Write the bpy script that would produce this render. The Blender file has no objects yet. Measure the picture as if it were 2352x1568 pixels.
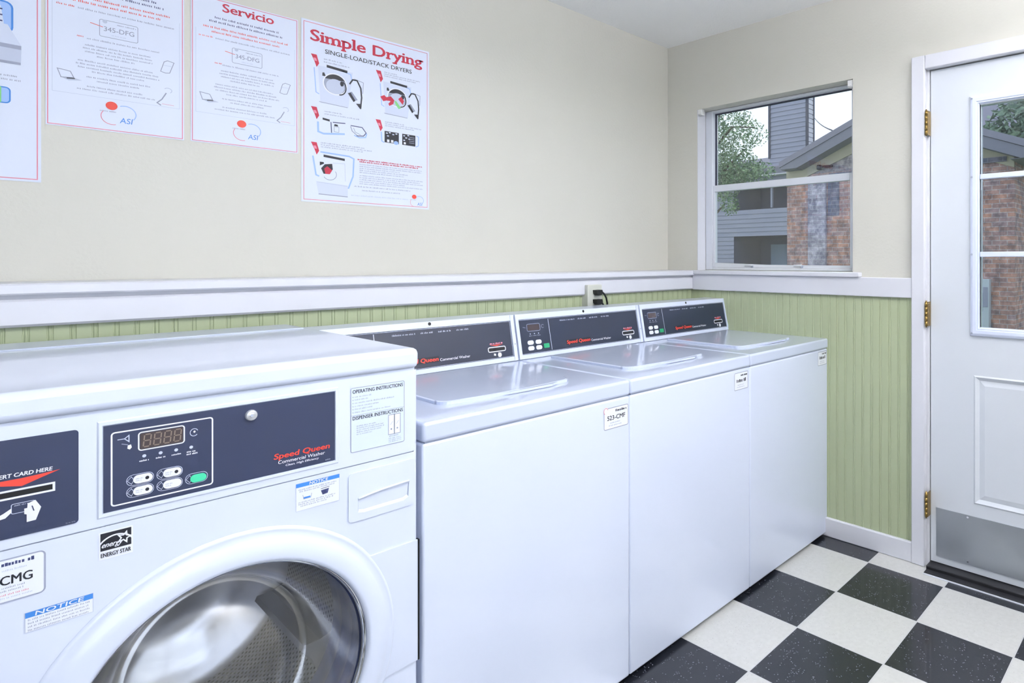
import bpy, bmesh, math, random
from mathutils import Vector, Matrix

# ------------------------------------------------------------------ camera, sky, exposure
scene = bpy.context.scene
C = scene.collection
cam_data = bpy.data.cameras.new('camera')
cam = bpy.data.objects.new('camera', cam_data)
C.objects.link(cam)
cam.location = (-2.6823, -2.2996, 1.275)
cam.rotation_euler = (math.pi / 2, 0, 0.7068 - math.pi / 2)
cam_data.sensor_fit = 'HORIZONTAL'
cam_data.sensor_width = 36.0
cam_data.lens = 21.831
cam_data.shift_x = -0.1533
cam_data.shift_y = -0.0792
cam_data.clip_start = 0.02
cam_data.clip_end = 200
scene.camera = cam

world = bpy.data.worlds.new('overcast_sky')
scene.world = world
world.use_nodes = True
bg = world.node_tree.nodes['Background']
bg.inputs['Color'].default_value = (0.84, 0.93, 1.0, 1)
bg.inputs['Strength'].default_value = 1.4

vs = scene.view_settings
vs.view_transform = 'Standard'
vs.look = 'None'
vs.exposure = 0.12
vs.gamma = 1.0
vs.use_curve_mapping = False

FILL_WATTS = 8.4            # base watts of each added ceiling fill light
FILL_COLOR = (0.95, 0.955, 1.04)
WINDOW_FILL = 25.0        # watts of fill through the added window behind the camera


def area_light(name, loc, rot, sx, sy, watts, parent=None):
    l = bpy.data.lights.new(name, 'AREA')
    l.shape = 'RECTANGLE'
    l.size, l.size_y = sx, sy
    l.energy = watts
    l.color = FILL_COLOR
    o = bpy.data.objects.new(name, l)
    C.objects.link(o)
    o.location, o.rotation_euler = loc, rot
    if parent:
        o.parent = parent
    return o


# ------------------------------------------------------------------ materials
def lin(c):
    c /= 255.0
    return c / 12.92 if c <= 0.04045 else ((c + 0.055) / 1.055) ** 2.4


def S(r, g, b):
    return (lin(r), lin(g), lin(b), 1.0)


MATS = {}


def mat(name, col, rough=0.5, metal=0.0, coat=0.0, coat_rough=0.05, noise=0.0, nscale=8.0, bump=0.0, bscale=200.0,
        bdist=0.001, spec=0.5):
    m = bpy.data.materials.new(name)
    m.use_nodes = True
    nt = m.node_tree
    b = nt.nodes['Principled BSDF']
    b.inputs['Base Color'].default_value = col
    b.inputs['Roughness'].default_value = rough
    b.inputs['Metallic'].default_value = metal
    b.inputs['Coat Weight'].default_value = coat
    b.inputs['Coat Roughness'].default_value = coat_rough
    b.inputs['Specular IOR Level'].default_value = spec
    tc = nt.nodes.new('ShaderNodeTexCoord')
    if noise > 0:
        n = nt.nodes.new('ShaderNodeTexNoise')
        n.inputs['Scale'].default_value = nscale
        n.inputs['Detail'].default_value = 4
        nt.links.new(tc.outputs['Object'], n.inputs['Vector'])
        mx = nt.nodes.new('ShaderNodeMix')
        mx.data_type = 'RGBA'
        mx.inputs[6].default_value = tuple(c * (1 - noise) for c in col[:3]) + (1,)
        mx.inputs[7].default_value = tuple(min(1, c * (1 + noise)) for c in col[:3]) + (1,)
        nt.links.new(n.outputs['Fac'], mx.inputs[0])
        nt.links.new(mx.outputs[2], b.inputs['Base Color'])
    if bump > 0:
        n2 = nt.nodes.new('ShaderNodeTexNoise')
        n2.inputs['Scale'].default_value = bscale
        n2.inputs['Detail'].default_value = 3
        nt.links.new(tc.outputs['Object'], n2.inputs['Vector'])
        bp = nt.nodes.new('ShaderNodeBump')
        bp.inputs['Strength'].default_value = bump
        bp.inputs['Distance'].default_value = bdist
        nt.links.new(n2.outputs['Fac'], bp.inputs['Height'])
        nt.links.new(bp.outputs['Normal'], b.inputs['Normal'])
    MATS[name] = m
    return m


def glass(name, tint, base_refl, fres_mul, rough=0.01):
    m = bpy.data.materials.new(name)
    m.use_nodes = True
    nt = m.node_tree
    nt.nodes.remove(nt.nodes['Principled BSDF'])
    out = nt.nodes['Material Output']
    tr = nt.nodes.new('ShaderNodeBsdfTransparent')
    tr.inputs['Color'].default_value = tint
    gl = nt.nodes.new('ShaderNodeBsdfGlossy')
    gl.inputs['Roughness'].default_value = rough
    gl.inputs['Color'].default_value = (1, 1, 1, 1)
    fr = nt.nodes.new('ShaderNodeFresnel')
    fr.inputs['IOR'].default_value = 1.5
    ma = nt.nodes.new('ShaderNodeMath')
    ma.operation = 'MULTIPLY_ADD'
    ma.inputs[1].default_value = fres_mul
    ma.inputs[2].default_value = base_refl
    ma.use_clamp = True
    mx = nt.nodes.new('ShaderNodeMixShader')
    nt.links.new(fr.outputs[0], ma.inputs[0])
    nt.links.new(ma.outputs[0], mx.inputs[0])
    nt.links.new(tr.outputs[0], mx.inputs[1])
    nt.links.new(gl.outputs[0], mx.inputs[2])
    nt.links.new(mx.outputs[0], out.inputs['Surface'])
    MATS[name] = m
    return m


def emit(name, col, strength):
    m = bpy.data.materials.new(name)
    m.use_nodes = True
    b = m.node_tree.nodes['Principled BSDF']
    b.inputs['Base Color'].default_value = col
    b.inputs['Emission Color'].default_value = col
    b.inputs['Emission Strength'].default_value = strength
    MATS[name] = m
    return m


mat('wall_paint', S(215, 213, 203), 0.55, noise=0.02, nscale=1.5, bump=0.35, bscale=90, bdist=0.002)
mat('ceiling_paint', S(252, 252, 250), 0.9, bump=0.45, bscale=120, bdist=0.004)
mat('green_paint', S(176, 186, 152), 0.35, noise=0.03, nscale=3, bump=0.1, bscale=60)
mat('trim_paint', S(226, 227, 234), 0.3, noise=0.012, nscale=6, bump=0.08, bscale=50)
mat('door_paint', S(219, 224, 231), 0.35, noise=0.01, nscale=5)
mat('door_plastic', S(222, 230, 250), 0.35)
mat('enamel', S(220, 228, 247), 0.28, coat=0.55, coat_rough=0.04, noise=0.008, nscale=3)
mat('enamel_deck_shaded', S(203, 212, 233), 0.22, coat=0.7, coat_rough=0.06, noise=0.008, nscale=3)  # same enamel darkened: the duller light on the tops is in the colour
mat('enamel_top_shaded', S(198, 206, 222), 0.3, coat=0.5, coat_rough=0.15, noise=0.01, nscale=3)  # greyer copy of the enamel, shade of the upper face painted in
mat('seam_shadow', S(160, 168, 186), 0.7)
mat('panel_navy', S(50, 59, 88), 0.3, coat=0.25, noise=0.05, nscale=12)
mat('panel_charcoal', S(40, 48, 68), 0.32, coat=0.3, noise=0.05, nscale=14)
mat('print_white', S(238, 240, 250), 0.5)
mat('print_red', S(224, 70, 56), 0.5)
mat('print_crimson', S(190, 38, 66), 0.55)
mat('print_pink', S(222, 140, 160), 0.55)
mat('print_black', S(26, 28, 40), 0.5)
mat('print_grey', S(154, 160, 182), 0.55)
mat('print_lightgrey', S(196, 204, 224), 0.55)
mat('print_pale', S(214, 222, 242), 0.55)
mat('print_blue', S(62, 132, 214), 0.5)
mat('print_skyblue', S(158, 190, 240), 0.5)
mat('print_green', S(130, 205, 130), 0.5)
mat('print_navy', S(58, 66, 110), 0.5)
mat('paper', S(228, 235, 252), 0.6, noise=0.006, nscale=5)
mat('sticker', S(216, 228, 245), 0.45)
mat('sticker_white', S(236, 240, 250), 0.45)
mat('green_button', S(70, 208, 160), 0.4)
mat('jade_button', S(40, 160, 110), 0.4)
mat('display_brown', S(74, 64, 66), 0.15, coat=0.6)
mat('display_segment', S(132, 116, 106), 0.4)
mat('black_plastic', S(18, 19, 22), 0.4)
mat('cord_rubber', S(20, 22, 22), 0.5)
mat('chrome', S(226, 230, 240), 0.08, metal=1.0)
mat('lock_steel', S(225, 227, 232), 0.25, metal=0.6)
mat('gasket_blue', S(66, 80, 126), 0.3, coat=0.4, coat_rough=0.1)
mat('brass', S(150, 124, 70), 0.35, metal=0.9, noise=0.15, nscale=40)
mat('kick_steel', S(176, 182, 190), 0.33, metal=0.75, noise=0.06, nscale=9, bump=0.15, bscale=30)
mat('aluminium', S(228, 232, 240), 0.35, metal=0.1)
mat('threshold_black', S(34, 34, 38), 0.5)
mat('outlet_plastic', S(206, 208, 198), 0.4)
mat('fixture_white', S(235, 235, 235), 0.4)
emit('fill_diffuser', (1.0, 1.0, 1.0, 1), 1.0)
glass('window_glass', (0.93, 0.95, 0.97, 1), 0.02, 0.9)
glass('door_glass', (0.90, 0.93, 0.97, 1), 0.03, 0.9)
glass('bowl_glass', (0.94, 0.95, 0.98, 1), 0.2, 0.2, 0.16)
# outside
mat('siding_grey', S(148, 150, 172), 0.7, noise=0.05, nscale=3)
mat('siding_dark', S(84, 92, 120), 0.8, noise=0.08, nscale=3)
mat('fascia_grey', S(120, 120, 136), 0.7, noise=0.05, nscale=2)
mat('fascia_white', S(205, 205, 215), 0.7)
mat('trim_dark', S(72, 74, 92), 0.7)
mat('gable_beige', S(176, 168, 150), 0.8, noise=0.06, nscale=3)
mat('roof_shingle', S(132, 130, 146), 0.9, noise=0.15, nscale=20)
mat('metal_box', S(186, 194, 206), 0.5, metal=0.2, noise=0.05, nscale=9)
mat('bark', S(82, 74, 64), 0.9, noise=0.2, nscale=12, bump=0.5, bscale=20, bdist=0.02)
mat('grass', S(92, 130, 78), 0.9, noise=0.35, nscale=8, bump=0.6, bscale=60, bdist=0.03)
mat('patio_blue', S(112, 132, 156), 0.6)


def mat_leaf(name, c0, c1, c2):
    m = mat(name, c1, 0.55)
    nt = m.node_tree
    b = nt.nodes['Principled BSDF']
    tc = nt.nodes.new('ShaderNodeTexCoord')
    n = nt.nodes.new('ShaderNodeTexNoise')
    n.inputs['Scale'].default_value = 5
    n.inputs['Detail'].default_value = 6
    r = nt.nodes.new('ShaderNodeValToRGB')
    r.color_ramp.elements[0].position, r.color_ramp.elements[0].color = 0.35, c0
    r.color_ramp.elements[1].position, r.color_ramp.elements[1].color = 0.65, c2
    e = r.color_ramp.elements.new(0.5)
    e.color = c1
    nt.links.new(tc.outputs['Object'], n.inputs['Vector'])
    nt.links.new(n.outputs['Fac'], r.inputs[0])
    nt.links.new(r.outputs[0], b.inputs['Base Color'])


mat_leaf('leaves', S(74, 110, 84), S(112, 146, 108), S(160, 186, 144))
mat_leaf('leaves_dark', S(30, 44, 36), S(44, 58, 44), S(62, 80, 56))
mat_leaf('leaves_grey', S(84, 110, 98), S(112, 138, 116), S(140, 162, 136))


def mat_brick(name, a, b_, mortar, swap=True):
    m = mat(name, a, 0.85)
    nt = m.node_tree
    b = nt.nodes['Principled BSDF']
    tc = nt.nodes.new('ShaderNodeTexCoord')
    sp = nt.nodes.new('ShaderNodeSeparateXYZ')
    cb = nt.nodes.new('ShaderNodeCombineXYZ')
    ad = nt.nodes.new('ShaderNodeMath')
    ad.operation = 'ADD'
    br = nt.nodes.new('ShaderNodeTexBrick')
    br.inputs['Scale'].default_value = 1.0
    br.inputs['Brick Width'].default_value = 0.215
    br.inputs['Row Height'].default_value = 0.072
    br.inputs['Mortar Size'].default_value = 0.006
    br.inputs['Bias'].default_value = -0.1
    br.inputs['Color1'].default_value = a
    br.inputs['Color2'].default_value = b_
    br.inputs['Mortar'].default_value = mortar
    n = nt.nodes.new('ShaderNodeTexNoise')
    n.inputs['Scale'].default_value = 6.5
    n.inputs['Detail'].default_value = 5
    n.inputs['Roughness'].default_value = 0.7
    r = nt.nodes.new('ShaderNodeValToRGB')
    r.color_ramp.elements[0].position, r.color_ramp.elements[0].color = 0.38, (0.5, 0.52, 0.62, 1)
    r.color_ramp.elements[1].position, r.color_ramp.elements[1].color = 0.66, (1.5, 1.5, 1.55, 1)
    mx = nt.nodes.new('ShaderNodeMix')
    mx.data_type = 'RGBA'
    mx.blend_type = 'MULTIPLY'
    mx.inputs[0].default_value = 1.0
    nt.links.new(tc.outputs['Object'], sp.inputs[0])
    nt.links.new(sp.outputs[0], ad.inputs[0])
    nt.links.new(sp.outputs[1], ad.inputs[1])
    nt.links.new(ad.outputs[0], cb.inputs[0])
    nt.links.new(sp.outputs[2], cb.inputs[1])
    nt.links.new(cb.outputs[0], br.inputs['Vector'])
    nt.links.new(tc.outputs['Object'], n.inputs['Vector'])
    nt.links.new(n.outputs['Fac'], r.inputs[0])
    nt.links.new(br.outputs['Color'], mx.inputs[6])
    nt.links.new(r.outputs[0], mx.inputs[7])
    nt.links.new(mx.outputs[2], b.inputs['Base Color'])


mat_brick('brick_red', S(180, 132, 114), S(148, 124, 128), S(176, 164, 162))
mat_brick('brick_dark', S(96, 100, 122), S(120, 112, 124), S(140, 138, 146))
mat_brick('brick_grey', S(150, 140, 140), S(128, 120, 126), S(160, 154, 152))
mat_brick('brick_pale', S(168, 160, 174), S(148, 140, 150), S(182, 178, 184))


def mat_floor():
    m = mat('vinyl_checker', S(214, 214, 212), 0.22)
    nt = m.node_tree
    b = nt.nodes['Principled BSDF']
    L = nt.links.new
    tc = nt.nodes.new('ShaderNodeTexCoord')
    sp = nt.nodes.new('ShaderNodeSeparateXYZ')
    L(tc.outputs['Object'], sp.inputs[0])

    def M(op, a, b_=None, c=None):
        n = nt.nodes.new('ShaderNodeMath')
        n.operation = op
        for i, v in enumerate((a, b_, c)):
            if v is None:
                continue
            if isinstance(v, (int, float)):
                n.inputs[i].default_value = v
            else:
                L(v, n.inputs[i])
        return n.outputs[0]
    T = 0.3048
    u = M('DIVIDE', M('SUBTRACT', sp.outputs[0], -0.142), T)
    v = M('DIVIDE', M('SUBTRACT', sp.outputs[1], -1.2364), T)
    par = M('FLOORED_MODULO', M('ADD', M('FLOOR', u), M('FLOOR', v)), 2.0)      # 0 black, 1 white
    fu = M('ABSOLUTE', M('SUBTRACT', M('FRACT', u), 0.5))
    fv = M('ABSOLUTE', M('SUBTRACT', M('FRACT', v), 0.5))
    joint = M('GREATER_THAN', M('MAXIMUM', fu, fv), 0.493)
    # flecks in the vinyl
    vo = nt.nodes.new('ShaderNodeTexVoronoi')
    vo.inputs['Scale'].default_value = 130
    L(tc.outputs['Object'], vo.inputs['Vector'])
    no = nt.nodes.new('ShaderNodeTexNoise')
    no.inputs['Scale'].default_value = 30
    L(tc.outputs['Object'], no.inputs['Vector'])
    fleck = M('MULTIPLY', M('LESS_THAN', vo.outputs['Distance'], 0.22), M('GREATER_THAN', no.outputs['Fac'], 0.53))
    no2 = nt.nodes.new('ShaderNodeTexNoise')
    no2.inputs['Scale'].default_value = 60
    no2.inputs['Detail'].default_value = 4
    L(tc.outputs['Object'], no2.inputs['Vector'])

    def mixc(f, a, c):
        n = nt.nodes.new('ShaderNodeMix')
        n.data_type = 'RGBA'
        L(f, n.inputs[0]) if not isinstance(f, float) else None
        for i, q in ((6, a), (7, c)):
            if isinstance(q, tuple):
                n.inputs[i].default_value = q
            else:
                L(q, n.inputs[i])
        return n.outputs[2]
    black = mixc(fleck, mixc(no2.outputs['Fac'], S(24, 26, 32), S(40, 43, 51)), S(104, 108, 118))
    white = mixc(fleck, mixc(no2.outputs['Fac'], S(194, 194, 190), S(212, 212, 208)), S(188, 188, 184))
    col = mixc(par, black, white)
    col = mixc(joint, col, S(196, 196, 196))
    L(col, b.inputs['Base Color'])
    b.inputs['Coat Weight'].default_value = 0.15


mat_floor()


def mat_drum():
    m = mat('drum_steel', S(206, 208, 212), 0.4, metal=0.75)
    nt = m.node_tree
    b = nt.nodes['Principled BSDF']
    L = nt.links.new
    tc = nt.nodes.new('ShaderNodeTexCoord')
    sp = nt.nodes.new('ShaderNodeSeparateXYZ')
    L(tc.outputs['Object'], sp.inputs[0])

    def M(op, a, b_=None):
        n = nt.nodes.new('ShaderNodeMath')
        n.operation = op
        for i, v in enumerate((a, b_)):
            if v is None:
                continue
            if isinstance(v, (int, float)):
                n.inputs[i].default_value = v
            else:
                L(v, n.inputs[i])
        return n.outputs[0]
    ang = M('MULTIPLY', M('ARCTAN2', sp.outputs[2], sp.outputs[0]), 0.25 / 0.011)
    yy = M('DIVIDE', sp.outputs[1], 0.011)
    sh = M('MULTIPLY', M('FLOORED_MODULO', M('FLOOR', yy), 2.0), 0.5)
    fu = M('SUBTRACT', M('FRACT', M('ADD', ang, sh)), 0.5)
    fv = M('SUBTRACT', M('FRACT', yy), 0.5)
    d = M('SQRT', M('ADD', M('MULTIPLY', fu, fu), M('MULTIPLY', fv, fv)))
    hole = M('LESS_THAN', d, 0.27)
    mx = nt.nodes.new('ShaderNodeMix')
    mx.data_type = 'RGBA'
    L(hole, mx.inputs[0])
    mx.inputs[6].default_value = S(206, 208, 212)
    mx.inputs[7].default_value = S(40, 42, 46)
    L(mx.outputs[2], b.inputs['Base Color'])
    bp = nt.nodes.new('ShaderNodeBump')
    bp.inputs['Strength'].default_value = 0.6
    bp.inputs['Distance'].default_value = 0.002
    L(d, bp.inputs['Height'])
    L(bp.outputs['Normal'], b.inputs['Normal'])


mat_drum()
mat('drum_plain', S(204, 206, 210), 0.3, metal=0.8, noise=0.04, nscale=10, bump=0.3, bscale=9, bdist=0.01)


# ------------------------------------------------------------------ mesh building
class Frame:
    """a flat sheet to print on: a runs along ax, b along ay, h away from the surface"""

    def __init__(self, o, ax=(1, 0, 0), ay=(0, 0, 1), n=(0, -1, 0)):
        self.o, self.ax, self.ay, self.n = Vector(o), Vector(ax), Vector(ay), Vector(n)

    def p(self, a, b, h=0.0):
        return self.o + self.ax * a + self.ay * b + self.n * h


_text_cache = {}


def text_geo(s, bold=0.0, shear=0.0, serif=False):
    key = (s, bold, shear, serif)
    if key in _text_cache:
        return _text_cache[key]
    cu = bpy.data.curves.new('lettering', 'FONT')
    cu.body = s
    cu.size = 1.0
    cu.offset = bold
    cu.resolution_u = 3
    o = bpy.data.objects.new('lettering', cu)
    me = bpy.data.meshes.new_from_object(o)
    vs_ = [(v.co.x, v.co.y) for v in me.vertices]
    fs = [tuple(p.vertices) for p in me.polygons]
    if serif:
        ec = {}
        for f in fs:
            cy = sum(vs_[i][1] for i in f) / len(f)
            for i in range(len(f)):
                e = tuple(sorted((f[i], f[(i + 1) % len(f)])))
                ec.setdefault(e, []).append(cy)
        hs = []
        for (i, j), cys in ec.items():
            if len(cys) != 1:
                continue
            (x0, y0), (x1, y1) = vs_[i], vs_[j]
            if abs(y0 - y1) < 1e-4 and 0.05 < abs(x1 - x0) < 0.2:
                hs.append((min(x0, x1), max(x0, x1), y0, cys[0] > y0))
        for x0, x1, y, bottom in hs:
            if bottom and y > 0.4:
                continue
            if not bottom and y > 0.5 and any(bb and yy > 0.4 and abs(a - x0) < 0.02 for a, _, yy, bb in hs):
                continue
            k = len(vs_)
            ex = 0.055
            ya, yb = (y, y + 0.07) if bottom else (y - 0.07, y)
            xa, xb = (x0 - ex, x1 + ex) if bottom else (x0 - ex, x1)
            vs_ += [(xa, ya), (xb, ya), (xb, yb), (xa, yb)]
            fs.append((k, k + 1, k + 2, k + 3, 'serif'))
    vs_ = [(x + y * shear, y) for x, y in vs_]
    bpy.data.meshes.remove(me)
    bpy.data.objects.remove(o)
    bpy.data.curves.remove(cu)
    x0 = min(v[0] for v in vs_)
    x1 = max(v[0] for v in vs_)
    r = ([((x - x0) / (x1 - x0), y / 0.682) for x, y in vs_], fs)
    _text_cache[key] = r
    return r


class G:
    """collects geometry for ONE mesh object, several materials allowed"""

    def __init__(self):
        self.bm = bmesh.new()
        self.mats = []

    def mi(self, m):
        if m not in self.mats:
            self.mats.append(m)
        return self.mats.index(m)

    def face(self, pts, m, smooth=False):
        vsx = [self.bm.verts.new(p) for p in pts]
        f = self.bm.faces.new(vsx)
        f.material_index = self.mi(m)
        f.smooth = smooth
        return f

    def box(self, x0, x1, y0, y1, z0, z1, m, bevel=0.0, seg=2, smooth=None):
        i = self.mi(m)
        v = [self.bm.verts.new((x, y, z)) for z in (z0, z1) for y in (y0, y1) for x in (x0, x1)]
        fs = [self.bm.faces.new([v[k] for k in q]) for q in
              ((0, 2, 3, 1), (4, 5, 7, 6), (0, 1, 5, 4), (2, 6, 7, 3), (0, 4, 6, 2), (1, 3, 7, 5))]
        for f in fs:
            f.material_index = i
        if bevel > 0:
            es = list({e for f in fs for e in f.edges})
            r = bmesh.ops.bevel(self.bm, geom=es, offset=bevel, segments=seg, profile=0.5, affect='EDGES')
            for f in r['faces']:
                f.material_index = i
                f.smooth = True
        return self

    def prism(self, pts, d, m, smooth=False):
        """extrude polygon pts (3D) by vector d"""
        d = Vector(d)
        a = [Vector(p) for p in pts]
        b = [p + d for p in a]
        self.face(a, m)
        self.face(list(reversed(b)), m)
        n = len(a)
        for i in range(n):
            self.face([a[i], b[i], b[(i + 1) % n], a[(i + 1) % n]], m, smooth)
        return self

    def lathe(self, cx, cz, prof, m, seg=72, smooth=True):
        """surface of revolution round an axis parallel to y; prof = [(radius, y)]"""
        i = self.mi(m)
        rows = []
        for r, y in prof:
            if r < 1e-6:
                rows.append([self.bm.verts.new((cx, y, cz))])
            else:
                rows.append([self.bm.verts.new((cx + r * math.cos(2 * math.pi * k / seg), y,
                                                cz + r * math.sin(2 * math.pi * k / seg))) for k in range(seg)])
        for A, B in zip(rows, rows[1:]):
            for k in range(seg):
                k2 = (k + 1) % seg
                if len(A) == 1 and len(B) == 1:
                    continue
                if len(B) == 1:
                    f = self.bm.faces.new([A[k], A[k2], B[0]])
                elif len(A) == 1:
                    f = self.bm.faces.new([A[0], B[k2], B[k]])
                else:
                    f = self.bm.faces.new([A[k], A[k2], B[k2], B[k]])
                f.material_index = i
                f.smooth = smooth
        return self

    def tube(self, pts, r, m, seg=10):
        i = self.mi(m)
        pts = [Vector(p) for p in pts]
        rows = []
        for k, p in enumerate(pts):
            t = (pts[min(k + 1, len(pts) - 1)] - pts[max(k - 1, 0)]).normalized()
            a = t.orthogonal().normalized()
            if rows and abs(t.dot(prev_a)) < 0.99:
                a = (prev_a - t * prev_a.dot(t)).normalized()
            prev_a = a
            b = t.cross(a)
            rr = r[k] if isinstance(r, (list, tuple)) else r
            rows.append([self.bm.verts.new(p + a * rr * math.cos(2 * math.pi * j / seg) +
                                           b * rr * math.sin(2 * math.pi * j / seg)) for j in range(seg)])
        for A, B in zip(rows, rows[1:]):
            for k in range(seg):
                f = self.bm.faces.new([A[k], A[(k + 1) % seg], B[(k + 1) % seg], B[k]])
                f.material_index = i
                f.smooth = True
        for row in (rows[0], rows[-1]):
            f = self.bm.faces.new(row)
            f.material_index = i
        return self

    def holed(self, outer, holes, m):
        """flat face with holes; loops are lists of 3D points"""
        i = self.mi(m)
        es = []
        for loop in [outer] + holes:
            v = [self.bm.verts.new(p) for p in loop]
            es += [self.bm.edges.new((v[k], v[(k + 1) % len(v)])) for k in range(len(v))]
        r = bmesh.ops.triangle_fill(self.bm, edges=es, use_beauty=True)
        for f in r['geom']:
            if isinstance(f, bmesh.types.BMFace):
                f.material_index = i
        return self

    # ---- printing on a Frame
    def rect(self, F, a0, a1, b0, b1, m, h=0.0004):
        return self.face([F.p(a0, b0, h), F.p(a1, b0, h), F.p(a1, b1, h), F.p(a0, b1, h)], m)

    def poly(self, F, pts, m, h=0.0004):
        return self.face([F.p(a, b, h) for a, b in pts], m)

    def line(self, F, pts, w, m, h=0.0004, closed=False):
        n = len(pts)
        P = [Vector((a, b)) for a, b in pts]
        L_, R_ = [], []
        for k in range(n):
            if closed:
                d0, d1 = P[k] - P[k - 1], P[(k + 1) % n] - P[k]
            else:
                d0 = P[k] - P[k - 1] if k > 0 else P[1] - P[0]
                d1 = P[k + 1] - P[k] if k < n - 1 else d0
            d0.normalize()
            d1.normalize()
            n0 = Vector((-d0.y, d0.x))
            n1 = Vector((-d1.y, d1.x))
            mt = n0 + n1
            if mt.length < 1e-6:
                mt = n0
            mt.normalize()
            s = w / 2 / max(0.35, mt.dot(n0))
            L_.append(P[k] + mt * s)
            R_.append(P[k] - mt * s)
        for k in range(n if closed else n - 1):
            j = (k + 1) % n
            self.face([F.p(q.x, q.y, h) for q in (L_[k], L_[j], R_[j], R_[k])], m)
        return self

    def frame_rect(self, F, a0, a1, b0, b1, w, m, h=0.0004, r=0.0):
        self.line(F, rounded(a0, a1, b0, b1, r), w, m, h, True)
        return self

    def disc(self, F, a, b, ra, rb, m, h=0.0004, n=24, a0=0.0, a1=2 * math.pi):
        return self.poly(F, [(a + ra * math.cos(a0 + (a1 - a0) * k / n), b + rb * math.sin(a0 + (a1 - a0) * k / n))
                             for k in range(n if a1 - a0 > 6.28 else n + 1)], m, h)

    def arc(self, F, a, b, ra, rb, t0, t1, w, m, h=0.0004, n=16):
        return self.line(F, [(a + ra * math.cos(t0 + (t1 - t0) * k / n), b + rb * math.sin(t0 + (t1 - t0) * k / n))
                             for k in range(n + 1)], w, m, h)

    def text(self, F, s, a0, a1, b, cap, m, h=0.0006, bold=0.0, shear=0.0, serif=False):
        v, fs = text_geo(s, 0.0, shear, serif)
        i = self.mi(m)
        k_ = bold * cap / 0.682
        for n_, (dx, dy) in enumerate(((0, 0),) if bold <= 0 else ((-k_, 0), (k_, 0), (0, k_ * 0.5), (0, -k_ * 0.5))):
            bv = [self.bm.verts.new(F.p(a0 + dx + x * (a1 - a0), b + dy + y * cap, h + n_ * 0.00005)) for x, y in v]
            for f in fs:
                try:
                    if f[-1] == 'serif':
                        q = self.bm.faces.new([self.bm.verts.new(bv[k].co + F.n * 0.00022) for k in f[:4]])
                    else:
                        q = self.bm.faces.new([bv[k] for k in f])
                    q.material_index = i
                except ValueError:
                    pass
        return self

    def greek(self, F, a0, a1, b, cap, m, seed=1, h=0.0004, fill=0.5):
        """a line of print too small to read: word-like runs of strokes"""
        rn = random.Random(seed)
        a = a0
        lw = cap * 0.62
        while a < a1 - lw:
            n = rn.randint(2, 9)
            for _ in range(n):
                if a + lw * fill > a1:
                    break
                t = cap * rn.choice((0.72, 0.72, 0.72, 1.0, 0.85))
                k = lw * fill * rn.uniform(0.7, 1.1)
                self.rect(F, a, a + k, b, b + t, m, h)
                a += lw
            a += lw * 0.8
        return self

    def obj(self, name, parent=None, recalc=True, loc=None):
        if recalc:
            bmesh.ops.recalc_face_normals(self.bm, faces=self.bm.faces)
        me = bpy.data.meshes.new(name)
        if loc is not None:
            bmesh.ops.translate(self.bm, verts=self.bm.verts, vec=-Vector(loc))
        self.bm.to_mesh(me)
        self.bm.free()
        for m in self.mats:
            me.materials.append(MATS[m])
        o = bpy.data.objects.new(name, me)
        C.objects.link(o)
        if loc is not None:
            o.location = loc
        if parent is not None:
            o.parent = parent
        return o


def rounded(a0, a1, b0, b1, r, n=4):
    if r <= 0:
        return [(a0, b0), (a1, b0), (a1, b1), (a0, b1)]
    pts = []
    for ca, cb, t in ((a1 - r, b0 + r, -0.5), (a1 - r, b1 - r, 0), (a0 + r, b1 - r, 0.5), (a0 + r, b0 + r, 1)):
        for k in range(n + 1):
            q = (t + 0.5 * k / n) * math.pi
            pts.append((ca + r * math.cos(q), cb + r * math.sin(q)))
    return pts


def tag(o, label, cat=None, group=None, kind=None):
    o['label'] = label
    if cat:
        o['category'] = cat
    if group:
        o['group'] = group
    if kind:
        o['kind'] = kind
    return o


def empty(name, loc=(0, 0, 0)):
    o = bpy.data.objects.new(name, None)
    o.empty_display_size = 0.1
    o.location = loc
    C.objects.link(o)
    return o


def copy_tree(o, parent=None):
    c = o.copy()
    C.objects.link(c)
    c.parent = parent
    c.matrix_parent_inverse = o.matrix_parent_inverse.copy()
    for ch in list(o.children):
        copy_tree(ch, c)
    return c


# ------------------------------------------------------------------ the room
XL, YR, H = -4.7, -3.7, 2.48           # far left end, opposite wall, ceiling height
g = G()
g.box(XL, 0.16, YR, 0.0, -0.12, 0.0, 'vinyl_checker')
tag(g.obj('floor'), 'black and white checkered vinyl tile floor', 'floor', kind='structure')
g = G()
g.box(XL - 0.12, 0.16, YR - 0.12, 0.12, H, H + 0.1, 'ceiling_paint')
tag(g.obj('ceiling'), 'white textured popcorn ceiling', 'ceiling', kind='structure')
g = G()
g.box(XL - 0.12, 0.16, 0.0, 0.12, -0.12, H, 'wall_paint')
tag(g.obj('wall_left'), 'beige wall with posters behind the row of washers', 'wall', kind='structure')
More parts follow.
